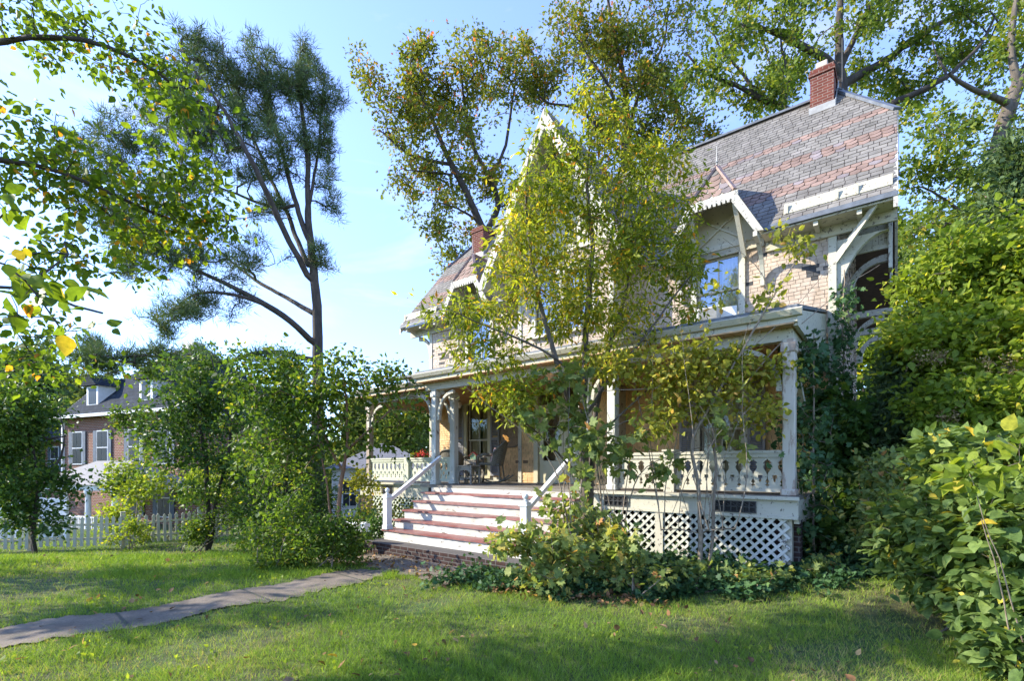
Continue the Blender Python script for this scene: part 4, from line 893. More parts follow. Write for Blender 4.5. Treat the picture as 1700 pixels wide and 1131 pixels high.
class Skel:
    def __init__(s, seed): s.p = []; s.par = []; s.mr = []; s.near = []; s.rg = np.random.default_rng(seed)
    def limb(s, pts, r0, r1, step=.35, wob_=.04, attach=True):
        pts = np.array(pts, float); seg = np.linalg.norm(np.diff(pts, axis=0), axis=1); L_ = np.concatenate([[0], np.cumsum(seg)]); n = max(2, int(L_[-1] / step))
        tt = np.linspace(0, L_[-1], n + 1); q = np.stack([np.interp(tt, L_, pts[:, i]) for i in range(3)], 1)
        for _ in range(2): q[1:-1] = (q[:-2] + 2 * q[1:-1] + q[2:]) / 4
        w_ = np.cumsum(s.rg.normal(size=(n + 1, 3)), axis=0); w_ -= np.linspace(0, 1, n + 1)[:, None] * w_[-1]; q += w_ * wob_ * step
        par = -1
        if attach and s.p:
            d = np.linalg.norm(np.array(s.p) - q[0], axis=1); par = int(d.argmin()); 
        for i, x in enumerate(q):
            if par >= 0 and i == 0: 
                if np.linalg.norm(np.array(s.p[par]) - x) < step * .5: continue
            s.p.append(x); s.par.append(par); s.mr.append(r0 + (r1 - r0) * i / n); par = len(s.p) - 1
        return s
    def grow(s, targets, step=.4, curl=.35, grav=.12, tip=.008, horiz=1.0):
        T = np.asarray(targets, float); rg_ = s.rg
        P_ = np.zeros((len(s.p) + len(T) * 30 + 10, 3)); n = len(s.p); P_[:n] = s.p
        d0 = np.min(np.linalg.norm(T[:, None, :] - P_[None, :n, :], axis=2), axis=1); T = T[np.argsort(d0)]; s.tips = []
        for t in T:
            dd = P_[:n] - t; cost = np.sqrt((dd ** 2).sum(1)) + .35 * np.maximum(0, dd[:, 2]) ; i = int(cost.argmin()); L_ = np.linalg.norm(dd[i])
            if L_ < step * .6: s.tips.append(i); continue
            k = min(28, max(2, int(L_ / step))); p0 = P_[i]; pd = P_[i] - P_[s.par[i]] if s.par[i] >= 0 else np.array([0, 0, 1.]); pd = pd / (np.linalg.norm(pd) + 1e-9)
            mid = p0 + pd * L_ * curl + np.array([0, 0, grav * L_]) + rg_.normal(size=3) * L_ * .10; mid = mid * .6 + (p0 + t) / 2 * .4
            par = i
            for j in range(1, k + 1):
                a = j / k; x = (1 - a) ** 2 * p0 + 2 * a * (1 - a) * mid + a * a * t
                if j < k: x = x + rg_.normal(size=3) * step * .10
                P_[n] = x; s.p.append(x); s.par.append(par); s.mr.append(tip); par = n; n += 1
                if L_ * (1 - a) < step * 2.2 and rg_.random() < .45: s.near.append(n - 1)
            s.tips.append(n - 1)
        return s
    def solve(s, pw=2.35):
        n = len(s.p); acc = np.zeros(n); r = np.zeros(n); s.nch = np.zeros(n, int)
        for i in range(n - 1, -1, -1):
            r[i] = max(acc[i] ** (1 / pw) if acc[i] > 0 else 0, s.mr[i])
            if s.par[i] >= 0: acc[s.par[i]] += r[i] ** pw; s.nch[s.par[i]] += 1
        # limbs keep their own taper
        s.r = r; return s
    def mesh(s, name, mat, parent, cap=None, minr=0.0):
        P_ = np.array(s.p); n = len(P_); ch = [[] for _ in range(n)]
        for i in range(n):
            if s.par[i] >= 0: ch[s.par[i]].append(i)
        V = []; F_ = []; base = 0; stack = [(i, -1) for i in range(n) if s.par[i] < 0]
        rr = np.minimum(s.r, cap) if cap else s.r
        while stack:
            i, pr = stack.pop(); pts = []; rad = []
            if pr >= 0: pts.append(P_[pr]); rad.append(min(rr[i] * 1.1, rr[pr] * .9))
            j = i
            while True:
                pts.append(P_[j]); rad.append(rr[j]); c = sorted(ch[j], key=lambda q: -s.r[q])
                for q in c[1:]: stack.append((q, j))
                if not c: break
                j = c[0]
            if len(pts) < 2 or rad[0] < minr and max(rad) < minr: continue
            pts = np.array(pts); rad = np.array(rad); m_ = 9 if rad.max() > .09 else (6 if rad.max() > .025 else 4)
            d = np.gradient(pts, axis=0); d /= np.linalg.norm(d, axis=1)[:, None] + 1e-9
            ref = np.array([1., .3, .2]); a = np.cross(d, ref); a /= np.linalg.norm(a, axis=1)[:, None] + 1e-9; b_ = np.cross(d, a)
            ang = 2 * np.pi * np.arange(m_) / m_; ring = pts[:, None, :] + rad[:, None, None] * (np.cos(ang)[None, :, None] * a[:, None, :] + np.sin(ang)[None, :, None] * b_[:, None, :])
            K = len(pts); V.append(ring.reshape(-1, 3)); ii = np.arange((K - 1) * m_); a0 = (ii // m_) * m_ + ii % m_; a1 = (ii // m_) * m_ + (ii % m_ + 1) % m_
            F_.append(np.stack([a0, a1, a1 + m_, a0 + m_], 1) + base); base += K * m_
        V = np.concatenate(V); F_ = np.concatenate(F_)
        return npmesh(name, V, F_.ravel(), np.arange(len(F_)) * 4, None, mat, parent, smooth=True)
CL = [6, 1.0]
def blob(px, py, Y, rx, ry, rY, n, rg_, shell=.45, world=False):
    n = max(4, int(n * CL[1]))
    c = np.array(P(px, py, Y)) if not world else np.array([px, Y, py]); k = Y / F if not world else 1
    m_ = max(3, int(n / CL[0])); d = rg_.normal(size=(m_, 3)); d /= np.linalg.norm(d, axis=1)[:, None]; r = rg_.random(m_) ** shell
    rad = np.array([rx * k, rY, ry * k]); q = (d * r[:, None])[rg_.integers(m_, size=n)] + rg_.normal(size=(n, 3)) * .16
    return c + q * rad
def PP(*a): return [tuple(P(*x)) for x in a]
def tree(name, label, cat, base, limbs, blobs, leaf, bark=M_bark, seed=1, step=.4, per=40, sigma=.35, size=.14, tpl='rhomb', twig=.007, up=.5, droop=.15, group=None, along=0, grav=.12, curl=.35, bias=0.0, crop=None, pw=2.35, capname='crown', addz=None, rcap=None, limbtips=False):
    root = empty(name, base, 0, label, cat, group); rg_ = np.random.default_rng(seed); s = Skel(seed)
    for i, lb in enumerate(limbs): s.limb(lb[0], lb[1], lb[2], step=min(step, .35) if step > .2 else step, attach=i > 0)
    nl = len(s.p)
    T = np.concatenate([blob(*b_, rg_) if len(b_) == 7 else blob(*b_[:7], rg_, **b_[7]) for b_ in blobs])
    s.grow(T, step, curl, grav, twig); s.solve(pw)
    # keep given limb radii from swelling
    for i in range(nl): s.r[i] = min(s.r[i], max(s.mr[i], .001) * 1.15)
    for i in range(nl, len(s.p)): 
        if s.par[i] >= 0: s.r[i] = min(s.r[i], s.r[s.par[i]] * .92)
    bx, by, bz = base
    tr = s.mesh('trunk', bark, root, rcap); tr.location = (-bx, -by, -bz)
    C = [s.p[i] for i in s.tips]
    if along:
        C += [s.p[i] for i in s.near]
    if limbtips:
        pass
    cr = foliage(capname, C, per, sigma, size, tpl, leaf, root, seed + 5, up, droop, bias=bias, crop=crop); cr.location = (-bx, -by, -bz)
    return root, s, C
def gpt(px, Y, dz=0.0):
    p = P(px, 776, Y); return (p.x, p.y, float(gz(p.x, p.y)) + dz)
def away(pos):   # nothing hangs right in the lens
    return (pos[:, 1] > 1.2)

# ---- tall pine left of the house
B = gpt(526, 22, -.2)
def pl_(Y, *pts): return [tuple(P(x, y, Y + (d[0] if d else 0))) for x, y, *d in pts]
pl = [([B] + pl_(22, (525, 600), (524, 520), (518, 440), (510, 350), (512, 260), (500, 180), (492, 120)), .30, .05),
      (pl_(22, (522, 572), (490, 540, -1), (440, 505, -1.5), (380, 472, -2), (310, 440, -2.5), (262, 395, -3)), .15, .03),
      (pl_(22, (520, 520), (480, 497, 1), (430, 470, 1.5), (390, 440, 2), (350, 400, 2)), .12, .03),
      (pl_(22, (516, 470), (470, 380, -1), (420, 270, -2), (370, 180, -2), (310, 100, -2.5), (300, 70, -2.5)), .14, .03),
      (pl_(22, (512, 440), (470, 340, 1), (430, 250, 2), (380, 150, 2), (370, 90, 2)), .12, .03),
      (pl_(22, (511, 400), (480, 300), (450, 190, 1), (430, 100, 1)), .11, .03),
      (pl_(22, (512, 345), (530, 250, .5), (535, 170, .5), (540, 120, .5)), .07, .02),
      (pl_(22, (440, 505, -1.5), (380, 485, -2.5), (320, 483, -3), (285, 520, -3.5)), .07, .03),
      (pl_(22, (522, 600), (470, 584, -1), (420, 590, -2), (370, 606, -3), (300, 600, -4), (230, 590, -5), (170, 600, -5)), .11, .03),
      (pl_(22, (470, 345), (430, 340, 0), (390, 320, 0), (340, 300, 0), (260, 300, 0)), .06, .02)]
bl = [(420, 130, 22, 90, 60, 1.6, 180), (340, 120, 21, 60, 50, 1.6, 114), (500, 140, 22, 50, 60, 1.6, 132), (270, 170, 20.5, 50, 60, 1.5, 90), (380, 230, 21, 110, 60, 1.6, 138), (530, 240, 22.5, 30, 70, 1.2, 72), (480, 240, 22, 40, 60, 1.3, 60), (220, 250, 20, 70, 50, 1.5, 90),
      (300, 340, 21, 100, 60, 1.6, 102), (180, 330, 20, 70, 60, 1.5, 78), (330, 430, 20, 80, 40, 1.4, 78), (230, 420, 19.5, 60, 40, 1.4, 66), (290, 520, 18.5, 45, 35, 1.0, 54), (430, 430, 22, 60, 40, 1.3, 42), (545, 330, 22.5, 20, 40, 1.0, 27), (530, 430, 22, 22, 22, .8, 36),
      (300, 600, 18, 70, 22, 1.0, 60), (190, 600, 17, 60, 22, 1.2, 60), (150, 575, 17, 30, 18, 1.0, 30), (430, 590, 20, 40, 14, .6, 24)]
CL[:] = [3, 1.0]
bl += [(330, 220, 20.5, 50, 40, 1.3, 80), (440, 330, 22, 50, 40, 1.3, 50), (240, 380, 19.5, 60, 30, 1.4, 60), (350, 500, 20, 50, 26, 1.2, 46), (150, 260, 19, 50, 40, 1.2, 50), (550, 170, 22.5, 24, 50, 1, 50), (400, 200, 22, 60, 60, 1.6, 70)]
root, s, C = tree('pine_tree', 'tall leaning pine with bare curving limbs swept to the left, left of the old house', 'tree', B, pl, bl, M_needle, M_barkp, 21, .45, 58, .14, .24, 'needle', .020, up=.2, droop=-.5, along=1.6, grav=-.08)

CL[:] = [3.5, 1.0]
# ---- oaks behind the house
B = gpt(803, 25, -.3)
pl = [([B] + pl_(25, (803, 560), (804, 440), (802, 385)), .42, .30),
      (pl_(25, (802, 385), (775, 320, -.5), (748, 272, -.8), (722, 215, -1), (700, 165, -1), (683, 125, -1)), .20, .04),
      (pl_(25, (803, 390), (832, 340, .5), (815, 300, 0), (790, 255, 0), (775, 190, 0), (765, 120, 0)), .17, .04),
      (pl_(25, (812, 300), (840, 240, .8), (850, 180, 1), (858, 110, 1)), .10, .03),
      (pl_(25, (748, 272, -.8), (700, 262, -1), (670, 250, -1), (630, 215, -1)), .09, .03),
      (pl_(25, (748, 290, -.8), (712, 284, -1.4), (672, 282, -2)), .07, .02),
      (pl_(25, (795, 370), (770, 350, -1), (745, 340, -1.5), (725, 335, -2)), .07, .02)]
bl = [(740, 190, 25, 110, 90, 2.2, 90), (665, 180, 24.5, 60, 80, 1.8, 46), (690, 100, 24, 40, 50, 1.5, 18), (800, 120, 25, 70, 70, 2.2, 60), (865, 120, 26, 60, 80, 2.0, 50), (700, 280, 24.5, 60, 60, 1.8, 40), (790, 280, 25, 60, 70, 2.0, 46), (740, 350, 24, 55, 50, 1.6, 26), (745, 425, 24, 30, 30, 1.2, 14), (840, 330, 26, 50, 60, 2, 30), (620, 130, 24, 30, 60, 1.2, 14)]
tree('oak_tree', 'oak turning russet behind the left end of the slate roof', 'tree', B, pl, bl, M_oak, M_barkd, 31, .5, 42, .27, .16, 'oak', .019, up=.3, group='oaks behind the house', along=1.3, curl=.4)
B = gpt(1045, 26, -.3)
pl = [([B] + pl_(26, (1045, 500), (1045, 330), (1040, 240)), .45, .30),
      (pl_(26, (1040, 240), (1037, 140, 0), (1028, 90, 0), (1012, 20, 0), (1005, -40, 0)), .2, .05),
      (pl_(26, (1040, 250), (1060, 150, 1), (1090, 100, 1), (1105, 60, 1), (1110, 10, 1)), .14, .03),
      (pl_(26, (1042, 270), (1000, 215, -.5), (960, 178, -1), (930, 172, -1), (905, 175, -1), (890, 150, -1)), .15, .03),
      (pl_(26, (1035, 200), (1000, 120, -.5), (985, 110, -.5), (965, 70, -.5)), .1, .03)]
bl = [(980, 70, 26, 80, 80, 2.2, 75), (1060, 60, 26, 80, 80, 2.2, 75), (1030, -40, 26, 90, 60, 2.2, 30), (930, 130, 25, 60, 50, 1.8, 34), (1040, 170, 26, 90, 60, 2.2, 60), (1110, 110, 27, 45, 80, 2, 34), (1000, 260, 26, 60, 50, 2, 24), (1100, 230, 27, 80, 60, 2, 50), (1150, 260, 27, 50, 50, 2, 26)]
tree('oak_tree', 'dense oak rising directly behind the tall centre gable', 'tree', B, pl, bl, M_oak, M_barkd, 37, .5, 42, .27, .16, 'oak', .019, up=.3, group='oaks behind the house', along=1.3, curl=.4)
CL[:] = [4, .72]
B = gpt(1392, 21, -.3)
pl = [([B] + pl_(21, (1392, 500), (1392, 250), (1392, 130)), .5, .30),
      (pl_(21, (1392, 130), (1394, 70), (1397, 10), (1400, -60)), .2, .08),
      (pl_(21, (1392, 120), (1418, 60, .5), (1450, 0, .5), (1480, -60, 1)), .15, .05),
      (pl_(21, (1392, 125), (1368, 95, -.5), (1330, 74, -1), (1298, 57, -1), (1270, 46, -1.5), (1225, 40, -2)), .2, .04),
      (pl_(21, (1390, 260), (1340, 215, -.8), (1298, 177, -1.5), (1259, 166, -2), (1224, 141, -2), (1188, 134, -2.2), (1164, 117, -2.4), (1139, 88, -2.4)), .19, .03),
      (pl_(21, (1259, 166, -2), (1235, 120, -2), (1200, 90, -2.2), (1187, 60, -2.4)), .09, .02),
      (pl_(21, (1298, 177, -1.5), (1312, 130, -1.5), (1300, 90, -1.5), (1296, 60, -1.5)), .09, .03),
      (pl_(21, (1394, 145), (1440, 120, .5), (1471, 103, .5), (1507, 71, 1), (1560, 39, 1), (1631, 10, 1), (1690, -20, 1)), .19, .05),
      (pl_(21, (1394, 230), (1440, 195, -.5), (1482, 170, -1), (1542, 145, -1.5), (1577, 127, -1.5), (1600, 100, -1.5), (1620, 88, -1.5), (1652, 28, -1.5)), .17, .03),
      (pl_(21, (1577, 127, -1.5), (1560, 110, -1.2), (1548, 70, -1)), .06, .02)]
bl = [(1290, 40, 20.5, 70, 60, 2, 60), (1220, 60, 19.5, 60, 60, 1.6, 44), (1180, 130, 19, 50, 40, 1.4, 34), (1250, 130, 19, 60, 50, 1.5, 38), (1320, 110, 20, 50, 50, 1.6, 28), (1400, 20, 21, 70, 60, 2.4, 40), (1480, 40, 22, 70, 60, 2.4, 48), (1450, 130, 22, 55, 50, 2, 40), (1530, 110, 21, 50, 50, 2, 44), (1570, 60, 21, 70, 50, 2, 56), (1640, 60, 21, 60, 60, 2, 48), (1330, 170, 20.5, 50, 50, 1.8, 18),
      (1400, -80, 21, 260, 70, 3, 70), (1640, -20, 22, 70, 50, 2, 26), (1250, -40, 20, 70, 50, 2, 20), (1270, 200, 19, 40, 30, 1.2, 12)]
tree('oak_tree', 'huge spreading oak whose limbs fan out above the right chimney', 'tree', B, pl, bl, M_oak2, M_barkd, 41, .45, 36, .26, .16, 'oak', .018, up=.35, group='oaks behind the house', along=1.3, curl=.4)
B = gpt(1645, 17, -.3)
pl = [([B] + pl_(17, (1640, 500), (1646, 380), (1650, 297), (1664, 215), (1684, 155), (1696, 130)), .32, .18),
      (pl_(17, (1690, 140), (1678, 75), (1682, 30), (1695, -40)), .13, .05), (pl_(17, (1690, 145), (1712, 100), (1740, 30)), .14, .06),
      (pl_(17, (1676, 175), (1640, 155, -.3), (1606, 141, -.6), (1576, 122, -.8)), .12, .05),
      (pl_(17, (1648, 320), (1600, 300, -.5), (1560, 280, -1)), .08, .03), (pl_(17, (1646, 400), (1610, 370, -.5), (1570, 330, -1), (1530, 310, -1)), .08, .03)]
bl = [(1600, 230, 17, 55, 50, 1.6, 30), (1680, 220, 17, 50, 60, 1.6, 34), (1560, 300, 16, 60, 50, 1.6, 40), (1640, 330, 16.5, 70, 60, 1.8, 50), (1560, 380, 16, 60, 50, 1.6, 40), (1520, 200, 16, 30, 26, 1, 9), (1700, 60, 17, 40, 70, 1.6, 26), (1520, 420, 16, 50, 50, 1.6, 30)]
tree('oak_tree', 'pale-barked oak with a forked trunk at the far right edge', 'tree', B, pl, bl, M_oak2, M_bark, 47, .45, 46, .24, .15, 'oak', .013, up=.35, group='oaks behind the house', along=1.3)

CL[:] = [5, 1.05]
# ---- near elm reaching in from the left
B = (-8.6, 3.4, float(gz(-8.6, 3.4)) - .2)
pl = [([B, (-8.5, 3.5, 1.5), (-8.3, 3.6, 3.2), (-8.1, 3.7, 5.2), (-7.9, 3.9, 7.0)], .24, .08),
      ([(-8.4, 3.5, 2.6), (-7.0, 3.9, 3.5)] + pl_(4.6, (0, 258), (130, 290, .2), (230, 345, .5), (300, 370, .8)), .07, .012),
      ([(-8.3, 3.6, 3.3), (-7.0, 4.2, 4.6)] + pl_(5.2, (0, 60), (120, 60), (230, 90, .3), (300, 150, .5), (370, 195, .6)), .07, .012),
      ([(-8.4, 3.5, 2.2), (-6.5, 3.2, 2.6)] + pl_(3.6, (0, 470), (90, 500), (170, 520)), .04, .008),
      ([(-8.2, 3.7, 4.4), (-6.8, 4.6, 5.6)] + pl_(6.0, (60, -60), (200, -40)), .06, .015)]
bl = [(80, 40, 5.4, 110, 50, .6, 100), (220, 70, 5.6, 80, 60, .5, 60), (270, 170, 5.6, 70, 60, .5, 46), (330, 210, 5.0, 60, 45, .4, 40), (120, 240, 5.0, 120, 40, .5, 40), (130, 300, 5.0, 130, 50, .6, 110), (270, 310, 5.2, 110, 60, .5, 110), (330, 370, 5.4, 90, 50, .5, 70), (180, 380, 5.2, 110, 40, .5, 70), (90, 430, 4.4, 100, 40, .5, 46), (60, 560, 4.6, 80, 40, .4, 34), (60, 200, 4.6, 60, 20, .3, 10), (230, 440, 5.2, 60, 30, .4, 20), (130, 620, 5.5, 70, 12, .4, 14), (40, 600, 5, 60, 30, .4, 20),
      (-9.5, 5.2, 4.0, 1.9, 1.3, 1.8, 40, dict(world=True)), (-13, 4.4, 9.3, 1.8, 1.1, 1.4, 60, dict(world=True)), (-12.2, 5.0, 6.8, 1.5, 1.0, 1.0, 34, dict(world=True))]  # these three unseen clusters are added to cast shade on the lawn
def cropelm(p):
    return (p[:, 1] > 2.5)
tree('elm_tree', 'leafy elm branches reaching in overhead from the left edge of the photo', 'tree', B, pl, bl, M_elm, M_barkd, 51, .24, 7, .10, .066, 'ovate', .0035, up=.55, droop=.5, along=1.25, crop=cropelm, grav=.1)
eo = [o for o in bpy.data.objects if o.name.startswith('elm_tree')][0]; rq = np.random.default_rng(15)
oc = np.concatenate([blob(-13.2, 4.3, 7.4, 2.3, .9, 1.3, 60, rq, world=True), blob(-11.3, 4.6, 5.7, 1.3, .8, .7, 30, rq, world=True), blob(-13, 4.8, 10.0, 1.6, .7, .7, 22, rq, world=True), blob(-260, 150, 4.9, 150, 80, .5, 20, rq), blob(-230, 420, 4.2, 130, 50, .4, 12, rq)])  # unseen leaf clusters, mostly added to dapple the lawn with shade
of = foliage('shade_crown', oc, 60, .28, .13, 'rhomb', M_elm, eo, 16, .5); of.location = -eo.location
# close leaves at the left edge
B = (-4.6, 1.2, -.02)
pl = [([B, (-4.2, 1.5, 1.0), (-3.6, 1.9, 2.0), tuple(P(-60, 430, 2.4)), tuple(P(20, 430, 2.4)), tuple(P(100, 545, 2.5))], .02, .004), ([tuple(P(-60, 430, 2.4)), tuple(P(10, 350, 2.4))], .008, .004), ([(-3.6, 1.9, 2.0), tuple(P(10, 520, 2.6)), tuple(P(110, 530, 2.6))], .006, .003)]
bl = [(25, 350, 2.4, 30, 25, .12, 9), (5, 425, 2.4, 30, 22, .12, 7), (95, 535, 2.5, 60, 16, .12, 9), (20, 490, 2.5, 30, 16, .12, 6), (60, 470, 2.8, 90, 22, .15, 12)]
tree('sapling', 'close thin sapling with large serrated leaves at the left edge of the photo', 'sapling', B, pl, bl, M_elm, M_barkd, 53, .12, 2, .06, .085, 'ovate', .002, up=.35, droop=.7, crop=lambda p: (p[:, 1] > 1.9))

CL[:] = [7, 1.35]
# ---- small tree in front of the entry
B = gpt(966, 7.15, -.05)
pl = [([B] + pl_(7.15, (968, 790), (966, 700), (972, 600), (978, 500, .1), (985, 400, .1), (970, 300, .2), (985, 200, .2)), .075, .016),
      ([(B[0] + .08, B[1] + .05, B[2])] + pl_(7.2, (985, 760), (990, 680), (1005, 600, .2), (1040, 480, .3), (1060, 380, .3), (1080, 290, .3)), .055, .014),
      (pl_(7.15, (967, 740), (940, 650, -.2), (905, 540, -.3), (880, 430, -.3), (870, 330, -.3), (880, 250, -.3)), .045, .012),
      (pl_(7.15, (970, 640), (930, 600, -.4), (860, 560, -.6), (800, 540, -.7), (760, 520, -.8)), .025, .007),
      (pl_(7.15, (972, 690), (1040, 600, .0), (1110, 500, .1), (1170, 430, .1)), .028, .007),
      (pl_(7.15, (968, 740), (1030, 690, -.3), (1100, 620, -.4), (1180, 560, -.4)), .022, .006),
      (pl_(7.15, (966, 800), (900, 720, -.4), (850, 690, -.6)), .02, .006)]
bl = [(985, 210, 7.3, 60, 50, .4, 34), (930, 270, 7.2, 80, 60, .5, 60), (1050, 280, 7.4, 80, 60, .5, 60), (890, 340, 7.0, 70, 50, .5, 50), (990, 350, 7.2, 110, 60, .6, 80), (1100, 330, 7.4, 60, 70, .5, 44), (860, 420, 6.9, 60, 40, .5, 46), (960, 440, 7.2, 120, 50, .7, 90), (1070, 430, 7.3, 90, 60, .6, 70), (830, 500, 6.8, 70, 40, .5, 50), (760, 520, 6.5, 60, 16, .3, 18), (930, 540, 7, 90, 50, .6, 54), (1050, 520, 7.2, 110, 50, .6, 54), (1150, 470, 7.2, 50, 60, .4, 26), (820, 590, 6.8, 60, 40, .5, 30), (860, 660, 6.8, 70, 40, .4, 40), (1010, 610, 7, 60, 40, .5, 20), (905, 220, 7, 30, 40, .3, 12), (1130, 400, 7.3, 40, 50, .4, 20)]
tree('cherry_tree', 'slender multi-stemmed tree with yellow-green leaves growing in front of the entry gable', 'tree', B, pl, bl, M_cherry, M_bark, 61, .22, 18, .12, .09, 'long', .0035, up=.45, droop=.55, along=1.4, bias=.05)

CL[:] = [6, 1.0]
# ---- yellow vine hanging over the right porch opening, with bare stems
B = gpt(1165, 6.4, -.02)
pl = [([B] + pl_(6.4, (1160, 800), (1140, 740), (1180, 670), (1235, 580), (1275, 500), (1330, 420), (1345, 395)), .03, .005),
      ([(B[0] + .12, B[1] + .1, B[2])] + pl_(6.5, (1190, 820), (1195, 760), (1180, 700), (1240, 640), (1310, 560), (1400, 480), (1460, 440)), .02, .004),
      (pl_(6.4, (1275, 500), (1275, 460), (1230, 420), (1200, 395)), .008, .003), (pl_(6.5, (1195, 760), (1150, 680), (1120, 620), (1080, 590), (1030, 600)), .02, .005), (pl_(6.4, (1235, 590), (1290, 540), (1350, 480), (1370, 450)), .009, .003), (pl_(6.5, (1180, 690), (1110, 640), (1000, 650)), .014, .004)]
rv = random.Random(8)
for i in range(14):
    x0 = 1165 + rv.uniform(-70, 70); dx = rv.uniform(-130, 150); top = rv.uniform(480, 680)
    pl.append((pl_(6.4 + rv.uniform(-.3, .3), (x0, 880), (x0 + dx * .15 + rv.uniform(-20, 20), 800), (x0 + dx * .5, 720 + rv.uniform(-20, 20)), (x0 + dx * .8 + rv.uniform(-20, 20), top + 40), (x0 + dx * 1.2, top)), rv.uniform(.005, .011), .002))
bl = [(1080, 610, 6.5, 90, 40, .3, 60), (1170, 600, 6.5, 90, 40, .3, 60), (1240, 620, 6.6, 70, 40, .3, 40), (1130, 670, 6.5, 110, 40, .3, 36), (1230, 690, 6.5, 80, 40, .3, 30), (1010, 600, 6.6, 50, 40, .3, 26), (1320, 400, 6.4, 60, 30, .2, 7), (1270, 480, 6.4, 90, 50, .2, 10), (1080, 700, 6.4, 100, 40, .3, 20)]
tree('climbing_vine', 'tangled yellow-leaved vine draped across the right porch opening on bare stems', 'vine', B, pl, bl, M_vine, M_twig, 67, .16, 13, .10, .075, 'ovate', .003, up=.5, droop=.3, along=1.15, capname='leaves')
# tangle of bare stems and grape leaves by the small tree
B = gpt(1000, 6.6, -.02)
pl = [([B] + pl_(6.6, (1000, 850), (990, 760), (975, 700), (960, 640)), .02, .006), ([(B[0] - .2, B[1], B[2])] + pl_(6.6, (940, 850), (925, 780), (880, 720), (820, 680), (770, 640)), .014, .004), ([(B[0] + .3, B[1], B[2])] + pl_(6.6, (1040, 850), (1060, 780), (1100, 760), (1180, 740)), .016, .004), (pl_(6.6, (985, 740), (1030, 700), (1060, 690), (1090, 740)), .01, .003)]
for i in range(12):
    x0 = 985 + rv.uniform(-50, 50); dx = rv.uniform(-170, 120); top = rv.uniform(560, 720)
    pl.append((pl_(6.6 + rv.uniform(-.2, .3), (x0, 870), (x0 + dx * .2, 790), (x0 + dx * .5 + rv.uniform(-20, 20), 730), (x0 + dx, top)), rv.uniform(.005, .010), .002))
bl = [(960, 700, 6.6, 60, 60, .3, 30), (1030, 720, 6.5, 60, 50, .3, 22), (1060, 800, 6.5, 80, 60, .3, 16), (960, 800, 6.5, 40, 60, .3, 12), (900, 690, 6.6, 70, 40, .3, 16), (1190, 700, 6.4, 90, 60, .2, 16), (940, 650, 6.7, 50, 40, .3, 18)]
tree('grape_vine', 'grape vine climbing up the slender tree with faded broad leaves', 'vine', B, pl, bl, M_grape, M_twig, 71, .15, 5, .09, .12, 'lobed', .003, up=.5, droop=.5, capname='leaves')
def bush(name, label, base_px, Y, bl, leaf, seed, size, tpl='ovate', per=12, sigma=.1, twig=.0035, cat='shrub', stems=5, step=.16, bark=M_twig, spread=.25, group=None, along=1.2, h=None, **k):
    B = gpt(base_px, Y, -.03); rg_ = np.random.default_rng(seed); pl = []
    T0 = np.concatenate([blob(*b_[:7], rg_) for b_ in bl]); top = T0[:, 2].max()
    for i in range(stems):
        t_ = T0[rg_.integers(len(T0))]; x0 = np.array([B[0] + rg_.uniform(-spread, spread), B[1] + rg_.uniform(-spread, spread) * .6, B[2]]); m_ = x0 * .55 + t_ * .45; m_[2] += .1 * (t_[2] - x0[2]); pl.append(([x0, m_, x0 * .2 + t_ * .8], twig * 5, twig * 2))
    return tree(name, label, cat, B, pl, bl, leaf, bark, seed, step, per, sigma, size, tpl, twig, along=along, group=group, capname=k.pop('capname', 'foliage'), **k)
bush('grape_bush', 'low spreading bush of pale grape leaves spilling over the right end of the brick step', 930, 6.3, [(900, 900, 6.1, 80, 40, .35, 50), (980, 890, 6.4, 70, 40, .35, 50), (850, 905, 5.9, 40, 25, .2, 20), (1010, 930, 6.1, 60, 25, .3, 30), (920, 950, 5.9, 60, 20, .2, 26), (960, 850, 6.6, 50, 30, .3, 24)], M_grape, 73, .09, 'lobed', 8, .08)
bush('flowering_shrub', 'rounded grey-green shrub with pale seed heads beside the path, left of the steps', 515, 7.9, [(520, 900, 7.9, 80, 45, .5, 120), (480, 930, 7.7, 50, 25, .4, 40), (560, 905, 8.1, 50, 45, .5, 50), (510, 840, 8, 40, 40, .4, 34), (600, 890, 8.3, 26, 34, .3, 20), (445, 890, 7.8, 26, 30, .3, 12)], M_mid, 79, .05, 'ovate', 24, .11, stems=9, spread=.5)
bush('leggy_shrub', 'leggy sapling with a few round leaves poking out above the path-side shrub', 450, 8.0, [(440, 800, 8, 20, 60, .2, 22), (425, 880, 8, 30, 20, .2, 14), (470, 900, 8, 20, 30, .2, 10), (395, 900, 7.8, 30, 16, .2, 10)], M_mid, 83, .075, 'ovate', 4, .07, stems=4)
# small trees on the left
B = gpt(345, 15, -.05)
pl = [([B] + pl_(15, (345, 840), (340, 760), (330, 680), (335, 620)), .09, .03), ([(B[0] + .1, B[1], B[2])] + pl_(15, (360, 830), (385, 740), (375, 660), (350, 590)), .06, .02), (pl_(15, (342, 790), (300, 700), (270, 650)), .04, .015)]
bl = [(330, 610, 15, 50, 40, .9, 60), (300, 680, 15, 55, 60, 1.2, 110), (360, 690, 15, 70, 60, 1.2, 110), (280, 740, 14.5, 40, 40, 1, 40), (320, 760, 14.5, 60, 30, 1, 46), (400, 650, 15.5, 40, 50, .9, 50), (300, 820, 14.5, 40, 30, .7, 24), (380, 800, 15, 40, 40, .8, 34)]
tree('dogwood_tree', 'bushy green dogwood growing just inside the picket fence', 'tree', B, pl, bl, M_dark, M_barkd, 89, .3, 15, .2, .12, 'rhomb', .006, along=1.3, bias=.08)
B = gpt(565, 11, -.05)
